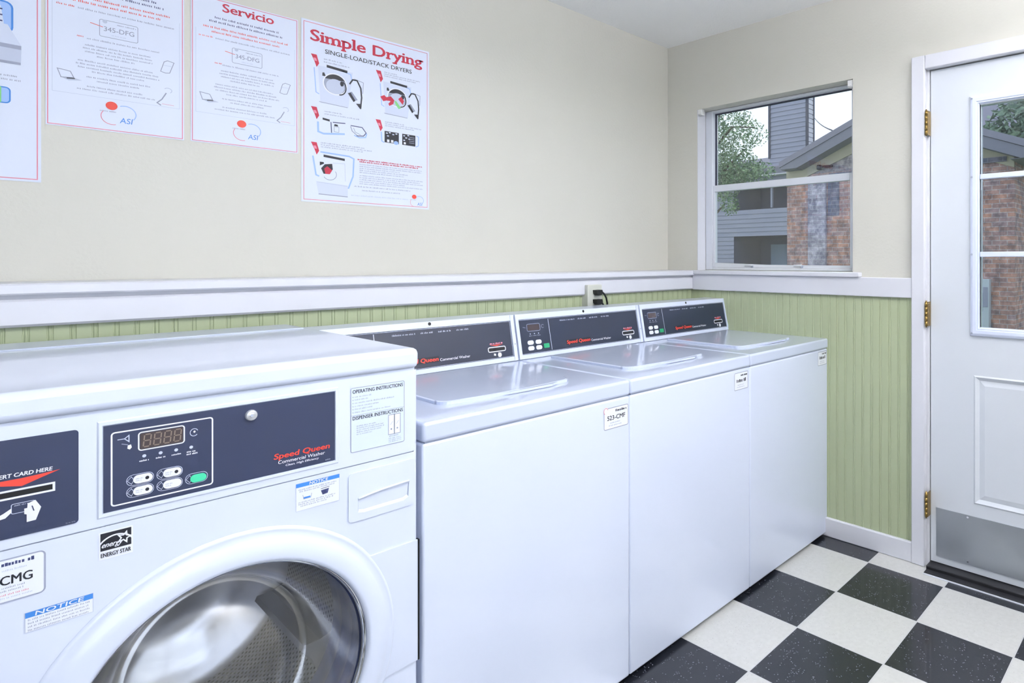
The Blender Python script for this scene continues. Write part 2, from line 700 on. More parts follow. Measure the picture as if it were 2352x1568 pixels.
# wall with the window and the door
WY0, WY1, WZ0, WZ1 = -1.105, -0.212, 1.222, 2.098
DY0, DY1, DZ1 = -2.372, -1.428, 2.085
g = G()
wt = 0.15
for y0, y1, z0, z1 in ((WY1, 0.0, -0.12, H), (WY0, WY1, -0.12, WZ0), (WY0, WY1, WZ1, H), (DY1, WY0, -0.12, H),
                       (DY0, DY1, DZ1, H), (YR, DY0, -0.12, H), (DY0, DY1, -0.12, -0.002)):
    g.box(0.0, wt, y0, y1, z0, z1, 'wall_paint')
tag(g.obj('wall_back'), 'beige end wall holding the window and the white door', 'wall', kind='structure')
VX0, VX1, VZ0, VZ1 = -4.4, -2.0, 0.85, 2.15
g = G()
for x0, x1, z0, z1 in ((XL - 0.12, VX0, -0.12, H), (VX1, 0.16, -0.12, H), (VX0, VX1, -0.12, VZ0), (VX0, VX1, VZ1, H)):
    g.box(x0, x1, YR - 0.12, YR, z0, z1, 'wall_paint')
tag(g.obj('wall_right'), 'beige wall across the room from the washers', 'wall', kind='structure')
g = G()
g.box(XL - 0.12, XL, YR, 0.0, -0.12, H, 'wall_paint')
tag(g.obj('wall_front'), 'beige end wall behind the camera', 'wall', kind='structure')


def beadboard(G_, p0, p1, nrm, z0, z1, pitch, m):
    """tongue and groove beaded boards from p0 to p1 (xy), facing nrm"""
    p0, p1, nrm = Vector((*p0, 0)), Vector((*p1, 0)), Vector((*nrm, 0))
    L_ = (p1 - p0).length
    t = (p1 - p0) / L_
    prof = []
    s = 0.0
    while s < L_:
        for ds, h in ((0, 0), (0.0015, -0.0022), (0.003, -0.0022), (0.0045, 0.0), (0.0065, 0.0008), (0.0085, 0.0),
                      (0.010, -0.0022), (0.0115, -0.0022), (0.013, 0)):
            if s + ds < L_:
                prof.append((s + ds, h))
        s += pitch
    prof.append((L_, 0))
    for (s0, h0), (s1, h1) in zip(prof, prof[1:]):
        a, b = p0 + t * s0 + nrm * h0, p0 + t * s1 + nrm * h1
        G_.face([a + Vector((0, 0, z0)), b + Vector((0, 0, z0)), b + Vector((0, 0, z1)), a + Vector((0, 0, z1))], m)


YG = -0.18                             # face of the furred-out lower wall behind the machines
g = G()
g.box(XL, 0.0, YG + 0.006, -0.001, 0.0, 1.19, 'green_paint')
beadboard(g, (XL, YG), (0.0, YG), (0, -1), 0.0, 1.19, 0.0404, 'green_paint')
tag(g.obj('trim_1', recalc=False), 'green beadboard wainscot behind the washers', 'wainscot', kind='structure')
g = G()
beadboard(g, (-0.012, YG), (-0.012, -1.40), (-1, 0), 0.0, 1.15, 0.0404, 'green_paint')
tag(g.obj('trim_2', recalc=False), 'green beadboard wainscot below the window', 'wainscot', kind='structure')
# ledge and apron on the long wall
g = G()
yn = -0.215
g.prism([(XL, -0.001, 1.194), (XL, yn + 0.004, 1.194), (XL, yn, 1.198), (XL, yn, 1.217), (XL, yn + 0.006, 1.221),
         (XL, -0.001, 1.221)], (-XL, 0, 0), 'trim_paint')
g.prism([(XL, YG + 0.004, 1.182), (XL, -0.187, 1.182), (XL, -0.187, 1.196), (XL, YG + 0.004, 1.196)], (-XL, 0, 0), 'trim_paint')
g.prism([(XL, YG + 0.004, 1.118), (XL, -0.194, 1.118), (XL, -0.2, 1.124), (XL, -0.2, 1.178), (XL, -0.196, 1.183),
         (XL, YG + 0.004, 1.183)], (-XL, 0, 0), 'trim_paint')
tag(g.obj('trim_3'), 'white ledge and apron board along the wall behind the washers', 'chair rail', kind='structure')
g = G()
g.box(-0.026, -0.001, -1.379, -0.2, 1.116, 1.2, 'trim_paint', 0.003)
g.box(-0.04, -0.001, -1.15, -0.205, 1.2, 1.222, 'trim_paint', 0.004)
tag(g.obj('trim_4'), 'white chair rail and sill board under the window', 'chair rail', kind='structure')
g = G()
g.box(-0.026, -0.001, -1.379, -0.2, 0.0, 0.085, 'trim_paint', 0.004)
tag(g.obj('baseboard_back'), 'white baseboard between the last washer and the door', 'baseboard', kind='structure')
# door casing
g = G()
g.box(-0.03, 0.0, -1.431, -1.376, 0.0, 2.128, 'trim_paint', 0.004)
g.box(-0.03, 0.0, -2.43, -2.369, 0.0, 2.128, 'trim_paint', 0.004)
g.box(-0.03, 0.0, -2.369, -1.431, 2.07, 2.128, 'trim_paint', 0.004)
g.box(0.0, wt, -1.442, -1.4281, 0.0, 2.0849, 'trim_paint')
g.box(0.0, wt, -2.3719, -2.358, 0.0, 2.0849, 'trim_paint')
g.box(0.0, wt, -2.358, -1.442, 2.071, 2.0849, 'trim_paint')
tag(g.obj('trim_5'), 'white casing around the door', 'door casing', kind='structure')
# threshold
g = G()
g.box(-0.045, wt, -2.358, -1.442, 0.0005, 0.018, 'threshold_black', 0.003)
g.box(-0.085, -0.046, -2.42, -1.445, 0.0005, 0.006, 'threshold_black', 0.002)
g.box(-0.092, -0.0855, -2.42, -1.445, 0.0005, 0.004, 'aluminium')
tag(g.obj('trim_6'), 'black rubber threshold strip under the door', 'threshold', kind='structure')

# ------------------------------------------------------------------ window
win = empty('window_1', (0.0, -0.66, WZ0))
tag(win, 'single-hung window beside the corner looking out at brick building', 'window', kind='structure')


def pobj(G_, name, parent, **k):
    o = G_.obj(name, parent, **k)
    o.matrix_parent_inverse = Matrix.Translation(-Vector(parent.location))
    return o


g = G()                                # painted liner of the opening
g.box(0.001, 0.07, WY1 - 0.004, WY1 - 0.0002, WZ0, WZ1, 'trim_paint')
pobj(g, 'jamb_liner', win)
g = G()                                # outer frame
x0, x1 = 0.07, 0.12
g.box(x0, x1, -0.262, WY1 - 0.0045, WZ0 + 0.001, WZ1 - 0.001, 'aluminium', 0.003)
g.box(x0, x1, WY0 + 0.0005, -1.068, WZ0 + 0.001, WZ1 - 0.001, 'aluminium', 0.003)
g.box(x0, x1, -1.068, -0.262, 2.084, WZ1 - 0.001, 'aluminium', 0.003)
g.box(x0, x1, -1.068, -0.262, WZ0 + 0.001, 1.236, 'aluminium', 0.003)
pobj(g, 'window_frame', win)
g = G()                                # upper sash, set back
g.box(0.098, 0.116, -0.268, -0.262, 1.66, 2.084, 'trim_dark')
g.box(0.098, 0.116, -1.068, -1.06, 1.66, 2.084, 'trim_dark')
g.box(0.098, 0.116, -1.06, -0.268, 2.0795, 2.084, 'trim_dark')
pobj(g, 'upper_sash', win)
g = G()                                # lower sash
g.box(0.074, 0.097, -0.277, -0.262, 1.237, 1.685, 'aluminium', 0.002)
g.box(0.074, 0.097, -1.068, -1.058, 1.237, 1.685, 'aluminium', 0.002)
g.box(0.072, 0.099, -1.058, -0.277, 1.65, 1.685, 'aluminium', 0.002)
ls = pobj(g, 'lower_sash', win)
g = G()
g.prism([(0.074, -1.058, 1.237), (0.074, -0.277, 1.237), (0.074, -0.277, 1.262), (0.074, -0.6, 1.252), (0.074, -1.058, 1.25)],
        (0.023, 0, 0), 'aluminium')
pobj(g, 'bottom_rail', win)
for yy in (-0.5, -0.79):
    g = G()
    g.box(0.062, 0.0735, yy - 0.022, yy + 0.022, 1.246, 1.254, 'aluminium', 0.002)
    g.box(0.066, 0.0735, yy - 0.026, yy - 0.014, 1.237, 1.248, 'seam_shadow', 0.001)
    pobj(g, 'sash_latch', win)
for nm, xx, z0, z1 in (('upper_pane', 0.107, 1.655, 2.0805), ('lower_pane', 0.085, 1.25, 1.652)):
    g = G()
    g.box(xx - 0.0015, xx + 0.0015, -1.06, -0.272, z0, z1, 'window_glass')
    pobj(g, nm, win)
for y0, y1, z0 in ((-0.242, -0.2165, 2.066), (-1.104, -1.078, 2.062)):
    g = G()
    g.box(0.002, 0.03, y0, y1, z0, z0 + 0.034, 'fixture_white', 0.003)
    g.box(-0.004, 0.002, y0 + 0.003, y1 - 0.003, z0 + 0.004, z0 + 0.03, 'fixture_white', 0.002)
    b = pobj(g, 'blind_bracket', win)
    b['label'] = 'white blind bracket in the upper corner'

w2 = empty('fill_window', ((VX0 + VX1) / 2, YR, VZ0))  # window added in the unseen wall to let fill light in
tag(w2, 'added wide window in the unseen wall, for fill light from behind the camera', 'window', kind='structure')
g = G()
for x0, x1, z0, z1 in ((VX0 + 0.001, VX0 + 0.05, VZ0 + 0.001, VZ1 - 0.001), (VX1 - 0.05, VX1 - 0.001, VZ0 + 0.001, VZ1 - 0.001), (VX0 + 0.05, VX1 - 0.05, VZ0 + 0.001, VZ0 + 0.05), (VX0 + 0.05, VX1 - 0.05, VZ1 - 0.05, VZ1 - 0.001), ((VX0 + VX1) / 2 - 0.02, (VX0 + VX1) / 2 + 0.02, VZ0 + 0.05, VZ1 - 0.05)):
    g.box(x0, x1, YR - 0.08, YR - 0.03, z0, z1, 'aluminium')
pobj(g, 'window_frame', w2)
for x0, x1 in ((VX0 + 0.05, (VX0 + VX1) / 2 - 0.02), ((VX0 + VX1) / 2 + 0.02, VX1 - 0.05)):
    g = G()
    g.box(x0, x1, YR - 0.057, YR - 0.053, VZ0 + 0.05, VZ1 - 0.05, 'window_glass')
    pobj(g, 'pane', w2)
dl_ = area_light('window_fill', ((VX0 + VX1) / 2, YR - 0.14, (VZ0 + VZ1) / 2), (math.pi / 2, 0, 0), VX1 - VX0, VZ1 - VZ0, WINDOW_FILL)  # added area light outside that window, fills from the camera side
dl_.data.color = (0.88, 0.925, 1.07)

# ------------------------------------------------------------------ door
door = empty('door_1', (0.0, -1.9, 0.0))
tag(door, 'white door with glass lites, steel kick plate and brass hinges', 'door', kind='structure')
DA, DB = -2.354, -1.446
gy0, gy1, gz0, gz1 = -2.165, -1.635, 1.003, 1.895
g = G()
xs, xe = 0.004, 0.048


def yz(x, y0, y1, z0, z1):
    return [(x, y0, z0), (x, y1, z0), (x, y1, z1), (x, y0, z1)]


py0, py1, pz0, pz1 = -2.19, -1.612, 0.30, 0.815       # raised lower panel
g.holed(yz(xs, DA, DB, 0.022, 2.066), [yz(xs, gy0, gy1, gz0, gz1), yz(xs, py0, py1, pz0, pz1)], 'door_paint')
g.holed(yz(xe, DA, DB, 0.022, 2.066), [yz(xe, gy0, gy1, gz0, gz1)], 'door_paint')
o4, i4 = yz(xs, DA, DB, 0.022, 2.066), yz(xe, DA, DB, 0.022, 2.066)
for k in range(4):
    g.face([o4[k], o4[(k + 1) % 4], i4[(k + 1) % 4], i4[k]], 'door_paint')
    q, r = yz(xs, gy0, gy1, gz0, gz1), yz(xe, gy0, gy1, gz0, gz1)
    g.face([q[k], q[(k + 1) % 4], r[(k + 1) % 4], r[k]], 'door_paint')
rings = [yz(xs, py0, py1, pz0, pz1)]
for ins, dx in ((0.006, -0.004), (0.012, 0.001), (0.02, 0.007), (0.04, 0.002)):
    rings.append(yz(xs + dx, py0 + ins, py1 - ins, pz0 + ins, pz1 - ins))
for A, B in zip(rings, rings[1:]):
    for k in range(4):
        g.face([A[k], A[(k + 1) % 4], B[(k + 1) % 4], B[k]], 'door_paint')
g.face(rings[-1], 'door_paint')
pobj(g, 'door_slab', door)
g = G()                                # lite frame
fy0, fy1, fz0, fz1 = -2.201, -1.599, 0.972, 1.932
prof = [(0.0, 0.0035), (0.003, -0.006), (0.012, -0.010), (0.024, -0.010), (0.027, -0.006), (0.031, -0.007), (0.036, 0.004), (0.036, 0.018)]
loops = [[(x, fy0 + d, fz0 + d), (x, fy1 - d, fz0 + d), (x, fy1 - d, fz1 - d), (x, fy0 + d, fz1 - d)] for d, x in prof]
for A, B in zip(loops, loops[1:]):
    for k in range(4):
        g.face([A[k], A[(k + 1) % 4], B[(k + 1) % 4], B[k]], 'door_plastic')
pobj(g, 'lite_frame', door)
for zc in (1.2985, 1.607):
    g = G()
    g.box(-0.004, 0.018, -2.164, -1.636, zc - 0.0105, zc + 0.0105, 'door_plastic', 0.003)
    pobj(g, 'muntin', door)
for yc in (-1.8125, -1.9885):
    g = G()
    g.box(-0.003, 0.018, yc - 0.0105, yc + 0.0105, 1.004, 1.894, 'door_plastic', 0.003)
    pobj(g, 'muntin', door)
g = G()
g.box(0.02, 0.024, -2.164, -1.636, 1.004, 1.894, 'door_glass')
pobj(g, 'glass_pane', door)
for zc in (0.984, 1.2985, 1.607, 1.92):
    for yc in (-1.608, -2.192):
        g = G()
        F = Frame((-0.0095, yc, zc), (0, -1, 0), (0, 0, 1), (-1, 0, 0))
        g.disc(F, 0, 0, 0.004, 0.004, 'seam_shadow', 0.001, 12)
        pobj(g, 'screw', door)
g = G()
g.box(0.001, 0.0038, -2.335, -1.468, 0.05, 0.249, 'kick_steel')
for yy, zz in ((-1.59, 0.24), (-1.59, 0.062), (-1.9, 0.24), (-1.9, 0.062), (-2.2, 0.24), (-2.2, 0.062)):
    g.disc(Frame((0.001, yy, zz), (0, -1, 0), (0, 0, 1), (-1, 0, 0)), 0, 0, 0.004, 0.004, 'chrome', 0.0004, 10)
o = pobj(g, 'kick_plate', door)
o['label'] = 'brushed steel kick plate'
for zc in (1.845, 1.053, 0.263):
    g = G()
    for k in range(5):
        za = zc - 0.05 + k * 0.02
        g.tube([(-0.034, -1.4395, za + 0.0006), (-0.034, -1.4395, za + 0.0194)], 0.0055, 'brass', 12)
    g.tube([(-0.034, -1.4395, zc - 0.055), (-0.034, -1.4395, zc + 0.055)], 0.003, 'brass', 8)
    g.box(-0.034, 0.003, -1.4455, -1.4425, zc - 0.05, zc + 0.05, 'brass')
    o = pobj(g, 'hinge', door)
    o['label'] = 'brass hinge'

# ------------------------------------------------------------------ posters
def logo(G_, F, a, b, s, h=0.0008):
    """red ball, red and blue sweeps, blue letters"""
    G_.disc(F, a + 0.024 * s, b + 0.052 * s, 0.0125 * s, 0.0115 * s, 'print_red', h)
    G_.greek(F, a, a + 0.034 * s, b + 0.034 * s, 0.004 * s, 'print_grey', 7, h)
    G_.arc(F, a + 0.026 * s, b + 0.022 * s, 0.024 * s, 0.022 * s, 2.5, 5.0, 0.0018 * s, 'print_pink', h)
    G_.arc(F, a + 0.052 * s, b + 0.034 * s, 0.024 * s, 0.022 * s, -0.7, 2.0, 0.0022 * s, 'print_skyblue', h)
    G_.text(F, 'ASI', a + 0.041 * s, a + 0.069 * s, b + 0.007 * s, 0.015 * s, 'print_blue', h, 0.0, 0.12)


def poster(name, x0, x1, z0, z1, label):
    t = empty(name, (x0, -0.001, z0))
    tag(t, label, 'poster', 'posters taped along the wall')
    g = G()
    g.box(x0, x1, -0.0016, -0.0006, z0, z1, 'paper')
    pobj(g, 'paper', t)
    return t, Frame((x0, -0.0016, z0))


def border(t, F, w, h, ins, width, m):
    g = G()
    g.frame_rect(F, ins, w - ins, ins, h - ins, width, m)
    pobj(g, 'border', t)


# large drying poster
P, F = poster('poster', -1.897, -1.441, 1.474, 2.092, 'poster headed Simple Drying with dryer pictures, rightmost on the wall')
border(P, F, 0.456, 0.618, 0.008, 0.0022, 'print_pink')
g = G()
g.text(F, 'Simple Drying', 0.029, 0.43, 0.551, 0.037, 'print_crimson', 0.0006, 0.028, 0, True)
pobj(g, 'heading', P)
g = G()
g.text(F, 'SINGLE-LOAD/STACK DRYERS', 0.075, 0.385, 0.516, 0.0145, 'print_black', 0.0006, 0.006)
pobj(g, 'subheading', P)


def step_tag(G_, a, b):
    G_.poly(F, [(a, b), (a + 0.018, b), (a + 0.026, b - 0.028), (a + 0.018, b - 0.042), (a + 0.012, b - 0.026)], 'print_crimson')
    G_.poly(F, [(a + 0.007, b - 0.012), (a + 0.016, b - 0.012), (a + 0.019, b - 0.022), (a + 0.011, b - 0.022)], 'print_pink', 0.0007)


for a, b in ((0.03, 0.505), (0.249, 0.5), (0.03, 0.326), (0.248, 0.319), (0.03, 0.205)):
    g = G()
    step_tag(g, a, b)
    pobj(g, 'step_arrow', P)
g = G()
for k, (a0, a1, b) in enumerate(((0.071, 0.13, 0.494), (0.071, 0.158, 0.484), (0.28, 0.33, 0.497), (0.28, 0.42, 0.49), (0.28, 0.405, 0.483),
                                 (0.073, 0.13, 0.314), (0.073, 0.192, 0.305), (0.283, 0.36, 0.313), (0.283, 0.425, 0.306), (0.283, 0.40, 0.299),
                                 (0.062, 0.21, 0.204), (0.062, 0.235, 0.197), (0.062, 0.205, 0.19))):
    g.greek(F, a0, a1, b, 0.0048, 'print_grey', 20 + k)
for k, (a0, a1, b) in enumerate(((0.184, 0.43, 0.161), (0.19, 0.412, 0.154))):
    g.greek(F, a0, a1, b, 0.005, 'print_crimson', 40 + k, fill=0.8)
for k in range(10):
    b = 0.145 - 0.0073 * k - (0.004 if k > 4 else 0)
    g.greek(F, 0.191, (0.43, 0.425, 0.34, 0.37, 0.36, 0.43, 0.42, 0.43, 0.36, 0.43)[k], b, 0.0042, 'print_grey', 50 + k)
for k, (a0, a1, b, m) in enumerate(((0.173, 0.38, 0.064, 'print_grey'), (0.20, 0.34, 0.051, 'print_grey'), (0.162, 0.374, 0.031, 'print_lightgrey'))):
    g.greek(F, a0, a1, b, 0.005, m, 70 + k)
pobj(g, 'body_text', P)


def dryer(G_, a, b, s, clothes):
    """outlined dryer with its round door open to the right"""
    q = lambda x, y: (a + x * s, b + y * s)
    pl = lambda pts, m, h=0.0004: G_.poly(F, [q(x, y) for x, y in pts], m, h)
    pl([(0.008, 0.0), (0.10, 0.0), (0.115, 0.128), (0.0, 0.128)], 'print_pale', 0.0003)
    G_.line(F, [q(-0.012, 0.118), q(-0.006, 0.035), q(0.004, 0.03)], 0.003 * s, 'print_skyblue')
    G_.line(F, [q(0.08, 0.126), q(0.108, 0.12), q(0.112, 0.10)], 0.003 * s, 'print_skyblue')
    pl([(0.028, 0.127), (0.097, 0.122), (0.097, 0.131), (0.028, 0.136)], 'print_black')
    pl([(0.014, 0.095), (0.026, 0.095), (0.02, 0.108), (0.014, 0.106)], 'print_black')
    G_.disc(F, *q(0.056, 0.074), 0.041 * s, 0.038 * s, 'print_white', 0.0005)
    G_.disc(F, *q(0.056, 0.074), 0.037 * s, 0.034 * s, 'print_grey', 0.0006)
    G_.disc(F, *q(0.056, 0.074), 0.037 * s, 0.034 * s, 'print_black', 0.0007, 16, 0.5, 2.7)
    G_.disc(F, *q(0.056, 0.066), 0.03 * s, 0.026 * s, 'print_lightgrey', 0.0008)
    G_.disc(F, *q(0.078, 0.08), 0.006 * s, 0.009 * s, 'print_black', 0.0009)
    G_.arc(F, *q(0.07, 0.066), 0.022 * s, 0.026 * s, -1.6, 1.0, 0.004 * s, 'print_black', 0.0009)
    G_.line(F, [q(0.004, 0.004), q(0.098, 0.0)], 0.0022 * s, 'print_grey')
    # open door
    G_.line(F, [q(0.104, 0.085), q(0.115, 0.103), q(0.13, 0.103), q(0.143, 0.078), q(0.146, 0.045), q(0.142, 0.004)], 0.005 * s, 'print_black', 0.0008)
    G_.line(F, [q(0.12, 0.107), q(0.152, 0.1), q(0.15, 0.06)], 0.002 * s, 'print_grey', 0.0007)
    pl([(0.098, 0.052), (0.108, 0.056), (0.124, 0.03), (0.118, 0.024)], 'print_black', 0.0008)
    pl([(0.104, 0.056), (0.112, 0.06), (0.132, 0.034), (0.124, 0.03)], 'print_grey', 0.0008)
    pl([(0.126, 0.02), (0.142, 0.022), (0.142, 0.002)], 'print_black', 0.0009)
    if clothes:
        G_.poly(F, [q(x, y) for x, y in ((-0.012, 0.066), (0.004, 0.075), (0.012, 0.068), (0.03, 0.075), (0.044, 0.062), (0.04, 0.046), (0.024, 0.036), (0.02, 0.044), (0.03, 0.056), (0.012, 0.055), (0.0, 0.05))], 'print_crimson', 0.0011)
        G_.poly(F, [q(x, y) for x, y in ((0.06, 0.07), (0.072, 0.082), (0.084, 0.066), (0.078, 0.05))], 'print_crimson', 0.0011)
        G_.poly(F, [q(x, y) for x, y in ((0.044, 0.06), (0.052, 0.06), (0.072, 0.036), (0.062, 0.03), (0.05, 0.044))], 'print_green', 0.001)


g = G()
dryer(g, 0.052, 0.342, 1.0, False)
pobj(g, 'dryer_picture', P)
g = G()
dryer(g, 0.276, 0.343, 0.94, True)
pobj(g, 'dryer_picture', P)
g = G()                                # lint screen picture
g.line(F, [(0.052, 0.277), (0.053, 0.243), (0.07, 0.238), (0.14, 0.247)], 0.006, 'print_skyblue')
g.poly(F, [(0.067, 0.286), (0.09, 0.283), (0.09, 0.290), (0.067, 0.293)], 'print_black')
g.line(F, [(0.094, 0.282), (0.096, 0.245)], 0.003, 'print_navy')
g.line(F, [(0.1, 0.282), (0.142, 0.285)], 0.003, 'print_navy')
g.poly(F, [(0.104, 0.27), (0.118, 0.27), (0.116, 0.276), (0.106, 0.277)], 'print_black')
g.line(F, [(0.105, 0.268), (0.12, 0.268), (0.12, 0.25), (0.105, 0.25)], 0.0015, 'print_grey', closed=True)
g.line(F, [(0.16, 0.281), (0.2, 0.28), (0.214, 0.262), (0.205, 0.25), (0.18, 0.247)], 0.003, 'print_navy')
g.line(F, [(0.16, 0.278), (0.165, 0.262), (0.185, 0.247)], 0.003, 'print_grey')
g.line(F, [(0.17, 0.274), (0.176, 0.26), (0.195, 0.252)], 0.002, 'print_grey')
g.line(F, [(0.172, 0.248), (0.19, 0.242), (0.212, 0.246), (0.216, 0.26)], 0.004, 'print_skyblue')
pobj(g, 'lint_screen_picture', P)
g = G()                                # two dark control panels
g.line(F, [(0.269, 0.276), (0.271, 0.242), (0.28, 0.238)], 0.004, 'print_skyblue')
g.line(F, [(0.404, 0.28), (0.413, 0.277), (0.412, 0.243), (0.402, 0.238)], 0.003, 'print_skyblue')
for a0, a1 in ((0.281, 0.335), (0.348, 0.4)):
    g.rect(F, a0, a1, 0.239, 0.281, 'print_black')
rn = random.Random(4)
for a, b in ((0.286, 0.272), (0.297, 0.275), (0.31, 0.27), (0.322, 0.274), (0.29, 0.262), (0.352, 0.272), (0.36, 0.265), (0.352, 0.255), (0.368, 0.275), (0.372, 0.262)):
    g.rect(F, a, a + 0.007, b, b + 0.004, 'print_pale', 0.0007)
for a in (0.29, 0.305):
    g.rect(F, a, a + 0.009, 0.241, 0.251, 'print_white', 0.0007)
g.disc(F, 0.324, 0.242, 0.009, 0.007, 'print_skyblue', 0.0007)
g.rect(F, 0.354, 0.362, 0.242, 0.25, 'print_white', 0.0007)
for k in range(4):
    g.rect(F, 0.375, 0.396, 0.27 - k * 0.007, 0.272 - k * 0.007, 'print_grey', 0.0007)
pobj(g, 'control_picture', P)
g = G()                                # dryer with the start picture
g.line(F, [(0.036, 0.158), (0.046, 0.094), (0.056, 0.09)], 0.005, 'print_skyblue')
g.line(F, [(0.06, 0.174), (0.155, 0.17), (0.171, 0.163), (0.168, 0.1), (0.152, 0.055)], 0.005, 'print_skyblue')
g.poly(F, [(0.046, 0.072), (0.15, 0.066), (0.15, 0.028), (0.054, 0.03)], 'print_pale', 0.0003)
g.line(F, [(0.05, 0.07), (0.15, 0.063)], 0.002, 'print_lightgrey')
g.line(F, [(0.054, 0.029), (0.15, 0.026)], 0.003, 'print_grey')
g.poly(F, [(0.07, 0.158), (0.14, 0.152), (0.14, 0.16), (0.07, 0.166)], 'print_black')
g.poly(F, [(0.058, 0.127), (0.072, 0.135), (0.07, 0.14), (0.058, 0.14)], 'print_black')
g.poly(F, [(0.062, 0.118), (0.074, 0.133), (0.098, 0.137), (0.1, 0.118), (0.088, 0.1), (0.07, 0.1)], 'print_black', 0.0005)
g.poly(F, [(0.072, 0.118), (0.082, 0.127), (0.098, 0.114), (0.09, 0.1), (0.076, 0.1)], 'print_crimson', 0.0008)
g.arc(F, 0.09, 0.1, 0.022, 0.02, -2.6, 0.6, 0.002, 'print_grey', 0.0008)
g.line(F, [(0.1, 0.14), (0.14, 0.142), (0.142, 0.08)], 0.0015, 'print_lightgrey')
pobj(g, 'dryer_picture', P)
g = G()
logo(g, F, 0.378, 0.008, 0.72)
pobj(g, 'logo', P)


def service(x0, z0, w, h, title, label, seed):
    P, F = poster('poster', x0, x0 + w, z0, z0 + h, label)
    border(P, F, w, h, 0.004, 0.0022, 'print_pink')
    if title:
        g = G()
        g.text(F, title, 0.08, 0.219, 0.411, 0.025, 'print_crimson', 0.0006, 0.022, 0, True)
        pobj(g, 'heading', P)
    g = G()
    for k, (a0, a1, b, c, m) in enumerate(((0.06, 0.234, 0.385, 0.0065, 'print_navy'), (0.046, 0.247, 0.372, 0.0065, 'print_navy'),
                                           (0.031, 0.261, 0.353, 0.006, 'print_red'), (0.052, 0.238, 0.34, 0.006, 'print_red'),
                                           (0.02, 0.055, 0.323, 0.005, 'print_red'), (0.062, 0.271, 0.322, 0.005, 'print_grey'))):
        g.greek(F, a0, a1, b, c, m, seed + k)
    rows = [(0.08, 0.236, 0.244), (0.076, 0.218, 0.226), (0.072, 0.222, 0.217), (0.076, 0.22, 0.208), (0.1, 0.18, 0.199),
            (0.062, 0.22, 0.182), (0.058, 0.232, 0.173), (0.062, 0.236, 0.164), (0.09, 0.20, 0.155),
            (0.079, 0.214, 0.14), (0.1, 0.19, 0.131), (0.08, 0.2, 0.114), (0.06, 0.225, 0.105)]
    for k, (a0, a1, b) in enumerate(rows):
        g.greek(F, a0, a1, b, 0.0046, 'print_grey', seed + 30 + k)
    g.greek(F, 0.06, 0.078, 0.247, 0.0046, 'print_red', seed + 60)
    pobj(g, 'body_text', P)
    g = G()                            # pictured machine tag
    g.frame_rect(F, 0.105, 0.186, 0.26, 0.306, 0.0013, 'print_grey', r=0.004)
    g.text(F, '345-DFG', 0.114, 0.178, 0.276, 0.0125, 'print_grey', 0.0006, 0.008)
    g.greek(F, 0.142, 0.184, 0.297, 0.004, 'print_grey', seed + 71)
    g.greek(F, 0.13, 0.16, 0.266, 0.003, 'print_lightgrey', seed + 72)
    g.disc(F, 0.116, 0.302, 0.005, 0.005, 'print_lightgrey', 0.0008)
    g.line(F, [(0.086, 0.291), (0.112, 0.286)], 0.0015, 'print_red')
    pobj(g, 'tag_picture', P)
    g = G()
    g.line(F, [(0.0125, 0.345), (0.0125, 0.091), (0.281, 0.091), (0.281, 0.345)], 0.0008, 'print_lightgrey')
    pobj(g, 'inner_border', P)
    g = G()                            # laptop, phone, handset
    g.line(F, [(0.022, 0.152), (0.047, 0.149), (0.054, 0.133), (0.029, 0.13)], 0.0018, 'print_grey', closed=True)
    g.poly(F, [(0.03, 0.13), (0.054, 0.133), (0.07, 0.129), (0.044, 0.124)], 'print_lightgrey')
    g.line(F, [(0.04, 0.129), (0.056, 0.131)], 0.002, 'print_black', 0.0006)
    pobj(g, 'laptop_drawing', P)
    g = G()
    g.line(F, [(0.245, 0.222), (0.253, 0.227), (0.268, 0.224), (0.258, 0.192), (0.248, 0.19), (0.237, 0.193)], 0.0018, 'print_grey', closed=True)
    g.line(F, [(0.243, 0.212), (0.262, 0.212)], 0.001, 'print_lightgrey')
    pobj(g, 'phone_drawing', P)
    g = G()
    g.arc(F, 0.254, 0.14, 0.009, 0.007, -1.0, 2.6, 0.002, 'print_lightgrey')
    g.line(F, [(0.25, 0.132), (0.24, 0.112), (0.229, 0.1), (0.238, 0.094)], 0.003, 'print_grey')
    g.line(F, [(0.24, 0.099), (0.268, 0.098)], 0.001, 'print_pink')
    pobj(g, 'handset_drawing', P)
    g = G()
    logo(g, F, 0.106, 0.02, 1.0)
    pobj(g, 'logo', P)


service(-2.198, 1.633, 0.2915, 0.447, 'Servicio', 'poster headed Servicio, left of the Simple Drying poster', 100)
service(-2.506, 1.632, 0.292, 0.447, None, 'red bordered poster left of the Servicio poster, its top cut off', 300)
P, F = poster('poster', -2.974, -2.514, 1.478, 2.092, 'large poster at the far left edge with blue washer drawing')
border(P, F, 0.46, 0.614, 0.007, 0.0024, 'print_pink')
g = G()                                # drawing of an opened lid
g.poly(F, rounded(0.2, 0.408, 0.375, 0.452, 0.014), 'print_skyblue')
g.frame_rect(F, 0.2, 0.408, 0.375, 0.452, 0.004, 'print_blue', 0.0006, 0.014)
g.poly(F, [(0.2, 0.394), (0.394, 0.392), (0.388, 0.44), (0.21, 0.44)], 'print_pale', 0.0007)
for b in (0.43, 0.415, 0.4):
    g.rect(F, 0.345, 0.391, b, b + 0.0035, 'print_navy', 0.0009)
g.poly(F, [(0.18, 0.35), (0.424, 0.346), (0.4, 0.395), (0.2, 0.398)], 'print_pale', 0.0010)
g.poly(F, [(0.18, 0.338), (0.424, 0.336), (0.424, 0.346), (0.18, 0.35)], 'print_grey', 0.0010)
g.poly(F, [(0.18, 0.30), (0.423, 0.300), (0.424, 0.336), (0.18, 0.338)], 'print_lightgrey', 0.0010)
g.poly(F, [(0.18, 0.297), (0.423, 0.297), (0.423, 0.303), (0.18, 0.303)], 'print_grey', 0.0012)
